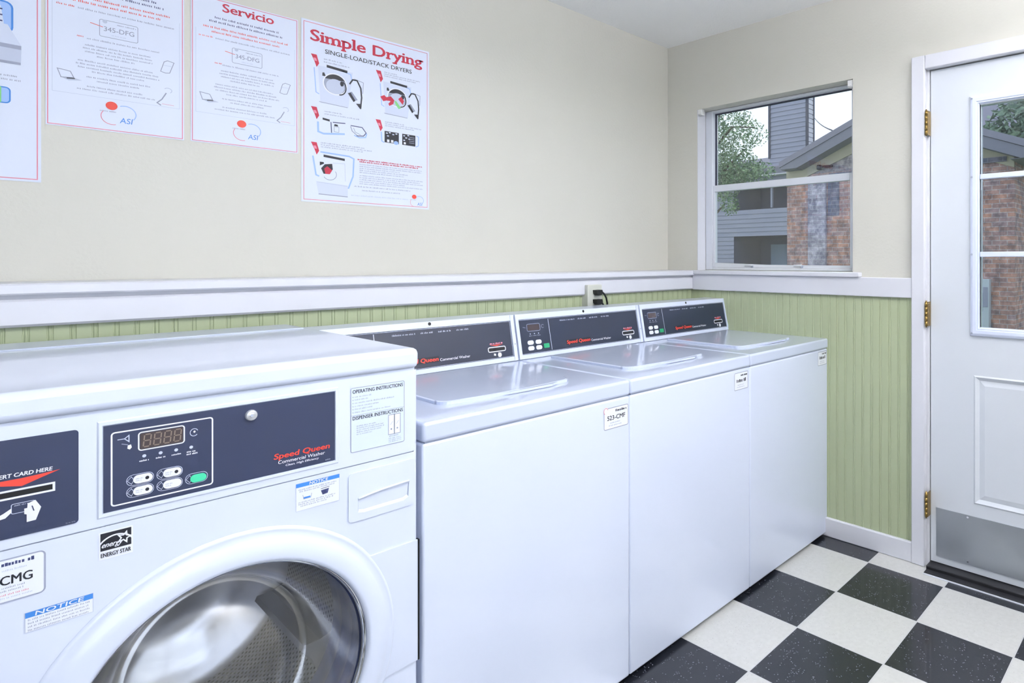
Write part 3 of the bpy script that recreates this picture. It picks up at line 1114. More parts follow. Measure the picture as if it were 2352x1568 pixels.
pobj(g, 'lid_drawing', P)
g = G()
g.greek(F, 0.25, 0.421, 0.264, 0.005, 'print_grey', 501)
g.greek(F, 0.23, 0.424, 0.254, 0.005, 'print_grey', 502)
pobj(g, 'body_text', P)
g = G()
g.poly(F, rounded(0.3, 0.404, 0.196, 0.235, 0.008), 'print_skyblue')
g.frame_rect(F, 0.3, 0.404, 0.196, 0.235, 0.003, 'print_blue', 0.0006, 0.008)
g.rect(F, 0.384, 0.389, 0.196, 0.235, 'print_green', 0.0008)
pobj(g, 'button_drawing', P)

# ------------------------------------------------------------------ shared bits of the machines
def greek_tag(G_, F, a0, a1, b0, b1, code, seed):
    w, h = a1 - a0, b1 - b0
    G_.poly(F, rounded(a0, a1, b0, b1, 0.006), 'sticker_white', 0.0006)
    G_.frame_rect(F, a0 + 0.0012, a1 - 0.0012, b0 + 0.0012, b1 - 0.0012, 0.0022, 'print_grey', 0.0009, 0.005)
    G_.greek(F, a0 + w * 0.46, a1 - w * 0.06, b1 - h * 0.23, h * 0.11, 'print_black', seed, 0.0009, 0.8)
    G_.greek(F, a0 + w * 0.25, a1 - w * 0.3, b0 + h * 0.26, h * 0.06, 'print_grey', seed + 1, 0.0009)
    G_.greek(F, a0 + w * 0.2, a1 - w * 0.25, b0 + h * 0.14, h * 0.06, 'print_grey', seed + 2, 0.0009)
    if code:
        G_.text(F, code, a0 + w * 0.14, a1 - w * 0.14, b0 + h * 0.42, h * 0.2, 'print_black', 0.0009, 0.02)


def foot(G_, x, y):
    n = 14
    ring = lambda r, z: [(x + r * math.cos(2 * math.pi * k / n), y + r * math.sin(2 * math.pi * k / n), z) for k in range(n)]
    A, B, D = ring(0.022, 0.0), ring(0.022, 0.008), ring(0.012, 0.02)
    G_.face(A, 'black_plastic')
    for P_, Q in ((A, B), (B, D)):
        for k in range(n):
            G_.face([P_[k], P_[(k + 1) % n], Q[(k + 1) % n], Q[k]], 'black_plastic', True)
    G_.face(D, 'black_plastic')


# ------------------------------------------------------------------ front-loading washer
FX0, FX1, FY0, FY1 = -2.684, -2.001, -0.990, -0.262
CX, CZ = -2.342, 0.50
fl = empty('front_load_washer', (CX, -0.62, 0.0))
tag(fl, 'white front-loading washer with round glass door at lower left', 'washer')


def circle(y, r, n=72):
    return [(CX + r * math.cos(2 * math.pi * k / n), y, CZ + r * math.sin(2 * math.pi * k / n)) for k in range(n)]


g = G()                                # body: sides, back, bottom and a front with the round opening
zt = 1.036
g.face([(FX0, FY0 + 0.01, 0.014), (FX0, FY1, 0.014), (FX0, FY1, zt), (FX0, FY0 + 0.01, zt)], 'enamel')
g.face([(FX1, FY0 + 0.01, 0.014), (FX1, FY0 + 0.01, zt), (FX1, FY1, zt), (FX1, FY1, 0.014)], 'enamel')
g.face([(FX0, FY1, 0.014), (FX1, FY1, 0.014), (FX1, FY1, zt), (FX0, FY1, zt)], 'enamel')
g.face([(FX0, FY0 + 0.01, 0.014), (FX1, FY0 + 0.01, 0.014), (FX1, FY1, 0.014), (FX0, FY1, 0.014)], 'enamel')
g.face([(FX0, FY0 + 0.01, zt), (FX1, FY0 + 0.01, zt), (FX1, FY1, zt), (FX0, FY1, zt)], 'enamel')
rb = 0.01
for sx, x in ((1, FX0), (-1, FX1)):
    pr = [(x + sx * rb * (1 - math.cos(t)), FY0 + rb * (1 - math.sin(t))) for t in [k * math.pi / 12 for k in range(7)]]
    for (xa, ya), (xb, yb) in zip(pr, pr[1:]):
        g.face([(xa, ya, 0.014), (xb, yb, 0.014), (xb, yb, zt), (xa, ya, zt)], 'enamel', True)
g.holed([(FX0 + rb, FY0, 0.014), (FX1 - rb, FY0, 0.014), (FX1 - rb, FY0, 0.8562), (FX0 + rb, FY0, 0.8562)], [circle(FY0, 0.24)], 'enamel')
g.face([(FX0 + rb, FY0 + 0.003, 0.8555), (FX1 - rb, FY0 + 0.003, 0.8555), (FX1 - rb, FY0 + 0.003, 0.858), (FX0 + rb, FY0 + 0.003, 0.858)], 'enamel')
g.face([(FX0 + rb, FY0, 0.858), (FX1 - rb, FY0, 0.858), (FX1 - rb, FY0, zt), (FX0 + rb, FY0, zt)], 'enamel')
pobj(g, 'cabinet', fl)
g = G()                                # lid panel
g.box(FX0 - 0.002, FX1 + 0.002, FY0 - 0.005, FY1, 1.0385, 1.083, 'enamel', 0.013, 4)
g.box(FX0 + 0.02, FX1 - 0.02, -0.385, FY1 + 0.02, 1.0825, 1.0862, 'enamel_top_shaded', 0.0015, 2)
tp = pobj(g, 'top_panel', fl)
g = G()
g.box(FX0 + 0.006, FX1 - 0.006, FY0 + 0.004, FY1 - 0.004, 1.035, 1.042, 'enamel')
pobj(g, 'lid_seam', fl)
for x in (FX0 + 0.05, FX1 - 0.05):
    for y in (FY0 + 0.06, FY1 - 0.06):
        g = G()
        foot(g, x, y)
        pobj(g, 'foot', fl)
# raised bezel round the control panel
FF = Frame((0, FY0, 0))
g = G()
for ins, h0, h1 in ((0.0, 0.0, 0.0015), (0.006, 0.0015, 0.0015), (0.007, 0.0015, 0.0003)):
    pass
lo = [(-2.525, -2.167, 0.870, 1.0225, 0.0002), (-2.523, -2.169, 0.872, 1.0205, 0.0022), (-2.519, -2.173, 0.8765, 1.0155, 0.0022), (-2.518, -2.174, 0.8775, 1.0145, 0.0004)]
lp = [[FF.p(a0, b0, h), FF.p(a1, b0, h), FF.p(a1, b1, h), FF.p(a0, b1, h)] for a0, a1, b0, b1, h in lo]
for A, B in zip(lp, lp[1:]):
    for k in range(4):
        g.face([A[k], A[(k + 1) % 4], B[(k + 1) % 4], B[k]], 'enamel')
pobj(g, 'panel_bezel', fl)
g = G()                                # navy control panel and its print
g.box(-2.5175, -2.1745, FY0 - 0.0014, FY0 - 0.0001, 0.878, 1.014, 'panel_navy')
FP = Frame((0, FY0 - 0.0014, 0))
g.frame_rect(FP, -2.508, -2.376, 0.886, 1.0015, 0.0022, 'print_white', r=0.004)
g.frame_rect(FP, -2.475, -2.4155, 0.9665, 0.9955, 0.0018, 'print_white', r=0.004)
for k, a in enumerate((-2.468, -2.447, -2.4265, -2.406)):
    g.disc(FP, a, 0.9565, 0.0026, 0.0026, 'print_lightgrey', n=12)
    g.greek(FP, a - 0.0062, a + 0.0072, 0.948, 0.0026, 'print_white', 600 + k, fill=0.8)
g.greek(FP, -2.4125, -2.3965, 0.944, 0.0026, 'print_white', 605, fill=0.8)
g.arc(FP, -2.402, 0.981, 0.0055, 0.0062, 0.4, 5.6, 0.0011, 'print_lightgrey')
g.disc(FP, -2.4015, 0.982, 0.0015, 0.0018, 'print_white', n=10)
g.line(FP, [(-2.501, 0.9895), (-2.4925, 0.9895), (-2.487, 0.994), (-2.487, 0.984), (-2.4925, 0.9895)], 0.0013, 'print_lightgrey')
g.line(FP, [(-2.496, 0.982), (-2.488, 0.979)], 0.0012, 'print_grey')
g.poly(FP, [(-2.4885, 0.978), (-2.4845, 0.979), (-2.4835, 0.974), (-2.486, 0.971), (-2.489, 0.973)], 'print_white')
for a, b, w in ((-2.490, 0.912, 0.034), (-2.490, 0.893, 0.034), (-2.452, 0.912, 0.034), (-2.452, 0.893, 0.034), (-2.414, 0.894, 0.031)):
    g.frame_rect(FP, a, a + w, b, b + 0.017, 0.0008, 'print_lightgrey', r=0.008)
    g.line(FP, [(a + 0.001, b + 0.0085), (a + 0.006, b + 0.0145), (a + 0.009, b + 0.0085), (a + 0.006, b + 0.0025)], 0.0007, 'print_lightgrey', closed=True)
g.text(FP, 'Speed Queen', -2.2815, -2.1845, 0.9045, 0.0098, 'print_red', 0.0008, 0.035, 0.12)
g.text(FP, 'Commercial Washer', -2.2745, -2.193, 0.8945, 0.0062, 'print_white', 0.0006, 0.008, 0.08)
g.text(FP, 'Clean. High Efficiency', -2.262, -2.204, 0.8878, 0.0036, 'print_white', 0.0006, 0.02, 0.15)
g.greek(FP, -2.192, -2.18, 0.8815, 0.0022, 'print_lightgrey', 611)
cp = pobj(g, 'control_panel', fl)
g = G()                                # display with unlit digits
g.box(-2.473, -2.4175, FY0 - 0.0024, FY0 - 0.0013, 0.9685, 0.9935, 'display_brown')
FD = Frame((0, FY0 - 0.0024, 0))
for k in range(4):
    a = -2.4695 + k * 0.0132
    for p in (((0, .001), (0, .009)), ((0, .0105), (0, .0185)), ((.0085, .001), (.0085, .009)), ((.0085, .0105), (.0085, .0185)),
              ((.001, 0), (.0075, 0)), ((.001, .0098), (.0075, .0098)), ((.001, .0195), (.0075, .0195))):
        g.line(FD, [(a + x + y * 0.1, 0.9715 + y) for x, y in p], 0.0017, 'display_segment', 0.0003)
o = pobj(g, 'display', cp)


def pill(name, parent, a0, a1, b0, b1, y, m, dot, out=0.0022):
    g = G()
    pts = rounded(a0, a1, b0, b1, (b1 - b0) / 2 - 0.0002, 5)
    g.prism([(a, y, b) for a, b in pts], (0, -out, 0), m)
    F_ = Frame((0, y - out, 0))
    if dot:
        g.disc(F_, a1 - 0.007, (b0 + b1) / 2, 0.0026, 0.0028, 'print_black', 0.0002, 12)
    if m == 'print_white':
        g.greek(F_, a0 + 0.003, a0 + 0.013, (b0 + b1) / 2 + 0.0005, 0.0016, 'print_grey', 3, 0.0002)
        g.greek(F_, a0 + 0.003, a0 + 0.012, (b0 + b1) / 2 - 0.0026, 0.0016, 'print_grey', 4, 0.0002)
    o = pobj(g, name, parent)
    return o


yb = FY0 - 0.0013
for a0, a1, b0, b1, m, d in ((-2.482, -2.4575, 0.914, 0.9275, 'print_white', True), (-2.482, -2.4575, 0.895, 0.9085, 'print_white', True),
                             (-2.444, -2.4195, 0.914, 0.9275, 'print_white', True), (-2.444, -2.4195, 0.895, 0.9085, 'print_white', False),
                             (-2.4075, -2.385, 0.8955, 0.9085, 'green_button', False)):
    o = pill('button', cp, a0, a1, b0, b1, yb, m, d)
    if m == 'green_button':
        o['label'] = 'green start button'
g = G()                                # key lock
g.lathe(-2.318, 0.9945, [(0.0, yb - 0.0055), (0.0035, yb - 0.0055), (0.0042, yb - 0.0045), (0.0075, yb - 0.0065), (0.0092, yb - 0.005), (0.0098, yb)], 'lock_steel', 28)
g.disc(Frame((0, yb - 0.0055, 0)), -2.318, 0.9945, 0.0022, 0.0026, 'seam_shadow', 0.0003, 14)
pobj(g, 'key_lock', cp)
# card reader panel
g = G()
g.prism([(a, FY0 - 0.0001, b) for a, b in rounded(-2.668, -2.546, 0.873, 1.0155, 0.005)], (0, -0.0015, 0), 'panel_navy')
FC = Frame((0, FY0 - 0.0016, 0))
g.text(FC, 'INSERT CARD HERE', -2.6405, -2.5745, 0.9608, 0.0055, 'print_white', 0.0008, 0.03, 0.12)
g.poly(FC, [(-2.566, 0.9602), (-2.585, 0.9535), (-2.6065, 0.9455), (-2.628, 0.9505), (-2.646, 0.9585), (-2.628, 0.9572), (-2.6065, 0.9572), (-2.585, 0.9585)], 'print_red')
g.frame_rect(FC, -2.642, -2.573, 0.9305, 0.9415, 0.0028, 'print_white')
# hands holding a card
g.frame_rect(FC, -2.617, -2.593, 0.9075, 0.9215, 0.0009, 'print_lightgrey', r=0.002)
g.greek(FC, -2.614, -2.598, 0.918, 0.0018, 'print_lightgrey', 622)
g.poly(FC, [(-2.6005, 0.9185), (-2.5925, 0.9215), (-2.5865, 0.9095), (-2.592, 0.892), (-2.6015, 0.8915), (-2.6015, 0.904)], 'print_white', 0.0007)
g.line(FC, [(-2.596, 0.914), (-2.594, 0.906)], 0.0012, 'panel_navy', 0.0010)
g.poly(FC, [(-2.604, 0.912), (-2.6005, 0.912), (-2.601, 0.9025), (-2.604, 0.904)], 'print_white', 0.0008)
g.poly(FC, [(-2.617, 0.916), (-2.617, 0.910), (-2.623, 0.9035), (-2.634, 0.9015), (-2.634, 0.906), (-2.625, 0.9105)], 'print_white', 0.0007)
g.greek(FC, -2.56, -2.549, 0.8755, 0.0018, 'print_grey', 623)
cr = pobj(g, 'card_reader', fl)
g = G()
g.box(-2.6405, -2.5745, FY0 - 0.0022, FY0 - 0.0014, 0.9325, 0.9395, 'black_plastic')
pobj(g, 'card_slot', cr)
# detergent drawer with scooped handle
dr = G()
yd = FY0 - 0.0025
dl = rounded(-2.1485, -2.009, 0.7425, 0.842, 0.008)
hl = [(-2.130, 0.760), (-2.118, 0.757), (-2.034, 0.757), (-2.024, 0.762), (-2.0225, 0.792)] + \
     [(-2.0225 - 0.1075 * t, 0.7955 - 0.0085 * t * t) for t in [k / 10 for k in range(1, 10)]] + [(-2.130, 0.787)]
dr.holed([(a, yd, b) for a, b in dl], [[(a, yd, b) for a, b in hl]], 'enamel')
inner = [(a * 0.97 + -2.076 * 0.03, FY0 + (0.016 if b > 0.775 else -0.001), b - (0.004 if b > 0.775 else -0.004)) for a, b in hl]
for k in range(len(hl)):
    j = (k + 1) % len(hl)
    dr.face([(hl[k][0], yd, hl[k][1]), (hl[j][0], yd, hl[j][1]), inner[j], inner[k]], 'enamel', True)
dr.holed(inner, [], 'enamel')
for k in range(len(dl)):
    j = (k + 1) % len(dl)
    dr.face([(dl[k][0], yd, dl[k][1]), (dl[j][0], yd, dl[j][1]), (dl[j][0], FY0 + 0.0, dl[j][1]), (dl[k][0], FY0 + 0.0, dl[k][1])], 'enamel')
dd = pobj(dr, 'dispenser_drawer', fl)
g = G()                                # lip over the scoop
tp_ = [(-2.0225 - 0.1075 * t, 0.7955 - 0.0085 * t * t) for t in [k / 12 for k in range(13)]]
g.tube([(a, yd - 0.001, b + 0.001) for a, b in tp_], 0.0022, 'enamel', 8)
pobj(g, 'handle', dd)
# door: white ring, flap, chrome, glass bowl
g = G()
g.lathe(CX, CZ, [(0.288, FY0 - 0.0005), (0.286, FY0 - 0.004), (0.281, FY0 - 0.0055), (0.277, FY0 - 0.004), (0.268, FY0 - 0.011), (0.25, FY0 - 0.0155),
                 (0.236, FY0 - 0.0165), (0.230, FY0 - 0.015), (0.2275, FY0 - 0.010), (0.2265, FY0 + 0.004), (0.232, FY0 + 0.02)], 'enamel', 128)
dn = pobj(g, 'door', fl)
g = G()                                # flat tongue of the door reaching the right edge
g.prism([(-2.0015, FY0 - 0.0002, 0.398), (-2.0015, FY0 - 0.0002, 0.662), (-2.108, FY0 - 0.0002, 0.662), (-2.07, FY0 - 0.0002, 0.58), (-2.058, FY0 - 0.0002, 0.5), (-2.07, FY0 - 0.0002, 0.43), (-2.098, FY0 - 0.0002, 0.394)],
        (0, -0.0038, 0), 'enamel')
g.box(-2.0035, -1.9995, FY0 - 0.0045, FY0 + 0.006, 0.398, 0.662, 'black_plastic')  # dark strip painting the shadow line at the door's right edge
pobj(g, 'door_latch', dn)
g = G()
g.lathe(CX, CZ, [(0.2266, FY0 - 0.006), (0.2235, FY0 - 0.0045), (0.2215, FY0 + 0.002), (0.2225, FY0 + 0.008)], 'chrome', 96)
o = pobj(g, 'door_trim', dn)
o['label'] = 'chrome ring inside the door'
g = G()                                # thick glass bowl, its bottom tilted upwards
seg = 96
rows = []
for r, d in ((0.2195, 0.010), (0.212, 0.03), (0.199, 0.06), (0.180, 0.09), (0.156, 0.113), (0.146, 0.117), (0.138, 0.113), (0.11, 0.103), (0.08, 0.095), (0.04, 0.089)):
    k = 0.34 * min(1.0, d / 0.11)
    rows.append([g.bm.verts.new((CX + r * math.cos(2 * math.pi * j / seg), FY0 + d + k * r * math.sin(2 * math.pi * j / seg) * 0.8, CZ + r * math.sin(2 * math.pi * j / seg))) for j in range(seg)])
gi = g.mi('bowl_glass')
cv = g.bm.verts.new((CX, FY0 + 0.087, CZ))
for A, B in zip(rows, rows[1:]):
    for j in range(seg):
        f = g.bm.faces.new([A[j], A[(j + 1) % seg], B[(j + 1) % seg], B[j]])
        f.material_index, f.smooth = gi, True
for j in range(seg):
    f = g.bm.faces.new([rows[-1][j], rows[-1][(j + 1) % seg], cv])
    f.material_index, f.smooth = gi, True
pobj(g, 'door_glass', dn)
g = G()
g.lathe(CX, CZ, [(0.2225, FY0 + 0.008), (0.227, FY0 + 0.012), (0.2245, FY0 + 0.022), (0.2285, FY0 + 0.028), (0.2285, FY0 + 0.05), (0.2245, FY0 + 0.056), (0.2285, FY0 + 0.064),
                 (0.2285, FY0 + 0.095), (0.222, FY0 + 0.102), (0.2285, FY0 + 0.112), (0.2285, FY0 + 0.14), (0.2235, FY0 + 0.15), (0.2335, FY0 + 0.17)], 'gasket_blue', 96)
o = pobj(g, 'gasket', fl)
o['label'] = 'dark blue rubber door gasket'
g = G()
g.lathe(0, 0, [(0.234, -0.82), (0.25, -0.812), (0.255, -0.805), (0.255, -0.47)], 'drum_steel', 96)
g.lathe(0, 0, [(0.255, -0.47), (0.24, -0.455), (0.16, -0.44), (0.15, -0.425), (0.06, -0.42), (0.05, -0.435), (0.0, -0.437)], 'drum_plain', 96)
drum = g.obj('drum')
drum.location = (0, 0.62, 0.5)
drum.parent = fl
for k in range(3):
    t = math.radians(95 + 120 * k)
    c, s_ = math.cos(t), math.sin(t)
    g = G()
    pr = []
    for w, r in ((-0.045, 0.252), (-0.02, 0.225), (-0.006, 0.195), (0.006, 0.195), (0.02, 0.225), (0.045, 0.252)):
        pr.append((r * c - w * s_, -0.795, r * s_ + w * c))
    g.prism(pr, (0, 0.315, 0), 'drum_plain', True)
    o = g.obj('drum_lifter')
    o.parent = drum
# stickers
g = G()
a0, a1, b0, b1 = -2.521, -2.484, 0.8065, 0.846
g.rect(FF, a0 - 0.002, a1 + 0.002, b0 - 0.002, b1 + 0.002, 'sticker_white', 0.0005)
g.rect(FF, a0, a1, 0.8185, b1, 'print_black', 0.0008)
g.arc(FF, -2.5025, 0.814, 0.024, 0.026, 0.62, 2.52, 0.0022, 'print_white', 0.0010)
g.text(FF, 'energy', -2.5195, -2.494, 0.8235, 0.0078, 'print_white', 0.0011, 0.02, 0.45)
star = [(-2.4925 + (0.0085 if k % 2 == 0 else 0.0038) * math.sin(k * math.pi / 5 + 0.3), 0.8325 + (0.0085 if k % 2 == 0 else 0.0038) * math.cos(k * math.pi / 5 + 0.3)) for k in range(10)]
g.line(FF, star, 0.0018, 'print_white', 0.0012, True)
g.text(FF, 'ENERGY STAR', a0 + 0.0005, a1 - 0.0005, 0.8085, 0.0062, 'print_black', 0.0010, 0.02)
pobj(g, 'energy_label', fl)
g = G()
a0, a1, b0, b1 = -2.694 + 0.03, -2.5815, 0.781, 0.8445
g.poly(FF, rounded(a0, a1, b0, b1, 0.006), 'sticker_white', 0.0005)
g.frame_rect(FF, a0 + 0.001, a1 - 0.001, b0 + 0.001, b1 - 0.001, 0.002, 'print_grey', 0.0008, 0.006)
g.greek(FF, -2.65, -2.589, 0.834, 0.0055, 'print_navy', 631, 0.0008, 0.85)
g.text(FF, '523-CMG', -2.656, -2.5955, 0.807, 0.0125, 'print_black', 0.0008, 0.02)
for k, (q0, q1, b, m) in enumerate(((-2.64, -2.6, 0.8265, 'print_lightgrey'), (-2.65, -2.6, 0.8015, 'print_grey'), (-2.645, -2.604, 0.797, 'print_grey'), (-2.65, -2.598, 0.7915, 'print_pink'), (-2.65, -2.592, 0.787, 'print_lightgrey'))):
    g.greek(FF, q0, q1, b, 0.0026, m, 640 + k, 0.0008)
pobj(g, 'machine_tag', fl)


def notice(a0, a1, b0, b1, bh, picture, seed):
    g = G()
    g.rect(FF, a0, a1, b0, b1, 'sticker_white', 0.0005)
    g.frame_rect(FF, a0, a1, b0, b1, 0.0008, 'print_lightgrey', 0.0007)
    g.rect(FF, a0, a1, b1 - bh, b1, 'print_blue', 0.0008)
    w = a1 - a0
    g.text(FF, 'NOTICE', a0 + w * (0.14 if not picture else 0.3), a1 - w * (0.14 if not picture else 0.27), b1 - bh * 0.87, bh * 0.75, 'print_white', 0.0010, 0.02, 0.1)
    if picture:
        for k, (u0, u1, v) in enumerate(((0.06, 0.95, 0.74), (0.08, 0.9, 0.67), (0.06, 0.9, 0.28), (0.06, 0.86, 0.21), (0.1, 0.7, 0.14))):
            g.greek(FF, a0 + w * u0, a0 + w * u1, b0 + (b1 - b0) * v, 0.0027, 'print_grey', seed + k, 0.0008)
        g.rect(FF, a0 + w * 0.17, a0 + w * 0.32, b0 + 0.0215, b0 + 0.0245, 'print_blue', 0.0009)
        g.line(FF, [(a0 + w * 0.15, b0 + 0.029), (a0 + w * 0.17, b0 + 0.021), (a0 + w * 0.33, b0 + 0.021), (a0 + w * 0.35, b0 + 0.029)], 0.0008, 'print_grey', 0.0009)
        g.poly(FF, [(a0 + w * 0.56, b0 + 0.029), (a0 + w * 0.75, b0 + 0.03), (a0 + w * 0.72, b0 + 0.021), (a0 + w * 0.6, b0 + 0.020)], 'print_navy', 0.0009)
        g.line(FF, [(a0 + w * 0.56, b0 + 0.032), (a0 + w * 0.76, b0 + 0.033)], 0.001, 'print_navy', 0.0009)
    else:
        for k in range(4):
            g.greek(FF, a0 + w * 0.04, a1 - w * 0.05, b1 - bh - 0.0046 - k * 0.005, 0.0026, 'print_grey', seed + k, 0.0008)
    pobj(g, 'notice_label', fl)


notice(-2.603, -2.5295, 0.7285, 0.7575, 0.008, False, 660)
notice(-2.244, -2.1655, 0.7955, 0.848, 0.0075, True, 670)
g = G()                                # operating instructions
a0, a1, b0, b1 = -2.144, -2.0315, 0.8835, 1.0155
g.poly(FF, rounded(a0, a1, b0, b1, 0.003), 'sticker', 0.0005)
g.frame_rect(FF, a0 + 0.0008, a1 - 0.0008, b0 + 0.0008, b1 - 0.0008, 0.0013, 'print_grey', 0.0008, 0.003)
g.text(FF, 'OPERATING INSTRUCTIONS', a0 + 0.004, a1 - 0.004, 1.0035, 0.0072, 'print_black', 0.0008, 0.012)
for k, (u, b) in enumerate(((0.035, 0.995), (0.03, 0.989), (0.085, 0.9825), (0.05, 0.976), (0.036, 0.970), (0.075, 0.9635))):
    g.greek(FF, a0 + 0.008, a0 + 0.008 + u, b, 0.003, 'print_grey', 700 + k, 0.0008)
    g.rect(FF, a0 + 0.004, a0 + 0.0053, b, b + 0.0026, 'print_grey', 0.0008)
g.rect(FF, a0 + 0.001, a1 - 0.001, 0.9585, 0.9592, 'print_grey', 0.0008)
g.text(FF, 'DISPENSER INSTRUCTIONS', a0 + 0.004, a1 - 0.004, 0.9495, 0.0072, 'print_black', 0.0008, 0.012)
for k in range(5):
    g.greek(FF, a0 + 0.012, a0 + 0.012 + (0.04, 0.055, 0.058, 0.05, 0.032)[k], 0.935 - k * 0.0042, 0.0026, 'print_grey', 710 + k, 0.0008)
for q in (-2.0665, -2.0535):
    g.rect(FF, q, q + 0.0125, 0.905, 0.9465, 'sticker_white', 0.0006)
    g.frame_rect(FF, q, q + 0.0125, 0.905, 0.9465, 0.0014, 'print_grey', 0.0009)
    g.disc(FF, q + 0.006, 0.916, 0.0018, 0.002, 'print_grey', 0.0009, 10)
    g.line(FF, [(q + 0.004, 0.925), (q + 0.009, 0.932)], 0.0012, 'print_lightgrey', 0.0009)
g.greek(FF, -2.065, -2.045, 0.9, 0.003, 'print_grey', 720, 0.0008)
for k in range(3):
    g.greek(FF, -2.066, -2.038, 0.8955 - k * 0.0036, 0.0024, 'print_grey', 721 + k, 0.0008)
pobj(g, 'instruction_label', fl)

# ------------------------------------------------------------------ top-loading washers
W = 0.6625
TY0, TY1 = -0.984, -0.262
tl = empty('top_load_washer', (-1.9875 + W / 2, -0.6, 0.0))
tx0 = -1.9875
tx1 = tx0 + W
g = G()
g.box(tx0 + 0.0006, tx1 - 0.0006, TY0, TY1, 0.014, 0.8645, 'enamel', 0.006, 4)
pobj(g, 'cabinet', tl)
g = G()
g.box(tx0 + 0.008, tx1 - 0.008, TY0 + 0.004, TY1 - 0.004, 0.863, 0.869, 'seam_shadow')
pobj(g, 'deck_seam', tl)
g = G()
g.box(tx0 + 0.0004, tx1 - 0.0004, TY0 - 0.003, TY1, 0.867, 0.9125, 'enamel_deck_shaded', 0.008, 4)
dk = pobj(g, 'top_deck', tl)
# lid with bowed front edge and a handle lip
la0, la1, lf, lb = tx0 + 0.112, tx0 + 0.535, -0.868, -0.468
pts = [(la0, lb), (la0, lf + 0.03)]
for k in range(7):
    q = math.pi + k * math.pi / 12
    pts.append((la0 + 0.035 + 0.035 * math.cos(q), lf + 0.03 + 0.035 * math.sin(q) + 0.005))
for k in range(1, 12):
    t = k / 12
    pts.append((la0 + 0.035 + (la1 - la0 - 0.07) * t, lf - 0.012 * 4 * t * (1 - t) - 0.0))
for k in range(7):
    q = 1.5 * math.pi + k * math.pi / 12
    pts.append((la1 - 0.035 + 0.035 * math.cos(q), lf + 0.03 + 0.035 * math.sin(q) + 0.005))
pts += [(la1, lf + 0.03), (la1, lb)]
g = G()
top = [(x, y, 0.9195) for x, y in pts]
cxm, cym = (la0 + la1) / 2, (lf + lb) / 2
ins = [(x + (cxm - x) * 0.018, y + (cym - y) * 0.02, 0.9215) for x, y in pts]
low = [(x, y, 0.9115) for x, y in pts]
n = len(pts)
for A, B in ((low, top), (top, ins)):
    for k in range(n):
        j = (k + 1) % n
        g.face([A[k], A[j], B[j], B[k]], 'enamel_deck_shaded', True)
g.face(ins, 'enamel_deck_shaded')
ld = pobj(g, 'lid', tl)
g = G()
hx0, hx1 = tx0 + 0.275, tx0 + 0.475
hp = [(hx0, lf - 0.009), (hx0 + 0.03, lf - 0.018), (hx1 - 0.03, lf - 0.018), (hx1, lf - 0.004), (hx1, lf + 0.008), (hx0, lf + 0.006)]
g.prism([(x, y, 0.914) for x, y in hp], (0, 0, 0.0065), 'enamel_deck_shaded', True)
pobj(g, 'lid_handle', ld)
# control console
yA, zA, yB, zB = -0.421, 0.9126, -0.387, 1.0745
g = G()
side = [(yA, zA), (yA - 0.002, zA + 0.006), (yB - 0.002, zB - 0.006), (yB + 0.004, zB), (-0.276, zB + 0.002), (-0.266, zB - 0.008), (-0.266, zA)]
c0, c1 = tx0 + 0.003, tx1 - 0.003
g.prism([(c0, y, z) for y, z in side], (c1 - c0, 0, 0), 'enamel')
con = pobj(g, 'control_console', tl)
sl = Vector((0, yB - yA, zB - zA))
slen = sl.length
sl.normalize()
nn = Vector((0, -sl.z, sl.y))
FT = Frame(Vector((tx0, yA - 0.0022, zA)), (1, 0, 0), tuple(sl), tuple(nn))
g = G()                                # end caps and rails that frame the dark panel


def plate(G_, F_, a0, a1, b0, b1, h0, h1, m):
    A = [F_.p(a0, b0, h0), F_.p(a1, b0, h0), F_.p(a1, b1, h0), F_.p(a0, b1, h0)]
    G_.prism(A, F_.n * (h1 - h0), m)


plate(g, FT, 0.003, 0.016, 0.001, 0.166, 0.0, 0.007, 'enamel')
plate(g, FT, 0.644, 0.658, 0.001, 0.166, 0.0, 0.007, 'enamel')
plate(g, FT, 0.016, 0.644, 0.146, 0.166, 0.0, 0.005, 'enamel')
plate(g, FT, 0.016, 0.644, 0.001, 0.016, 0.0, 0.005, 'enamel')
pobj(g, 'console_frame', con)
g = G()
g.disc(FT, 0.335, 0.158, 0.0055, 0.0055, 'black_plastic', 0.0058, 18)
pobj(g, 'lock_hole', con)
g = G()
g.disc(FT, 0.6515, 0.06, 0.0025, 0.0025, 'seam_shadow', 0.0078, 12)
pobj(g, 'screw', con)
g = G()
plate(g, FT, 0.0165, 0.6435, 0.0165, 0.1455, 0.0, 0.0025, 'panel_charcoal')
FT2 = Frame(FT.p(0, 0, 0.0025), (1, 0, 0), tuple(sl), tuple(nn))
g.frame_rect(FT2, 0.0185, 0.6415, 0.0185, 0.1435, 0.0012, 'print_lightgrey', 0.0003)
g.line(FT2, [(0.156, 0.022), (0.154, 0.14)], 0.0022, 'print_lightgrey', 0.0003)
for k, (a0, a1) in enumerate(((0.21, 0.287), (0.303, 0.348), (0.364, 0.41), (0.43, 0.475))):
    g.greek(FT2, a0, a1, 0.128, 0.0055, 'print_lightgrey', 800 + k, 0.0003)
g.text(FT2, 'Speed Queen', 0.232, 0.354, 0.0365, 0.0125, 'print_red', 0.0006, 0.04, 0.12)
g.rect(FT2, 0.228, 0.357, 0.033, 0.0515, 'print_black', 0.0002)
g.text(FT2, 'Commercial Washer', 0.36, 0.47, 0.0345, 0.0085, 'print_white', 0.0004, 0.008)
g.frame_rect(FT2, 0.542, 0.612, 0.042, 0.0575, 0.003, 'print_white', 0.0004, 0.005)
g.greek(FT2, 0.55, 0.605, 0.068, 0.0055, 'print_pink', 811, 0.0003, 0.8)
g.poly(FT2, [(0.55, 0.066), (0.577, 0.061), (0.604, 0.066)], 'print_red', 0.0003)
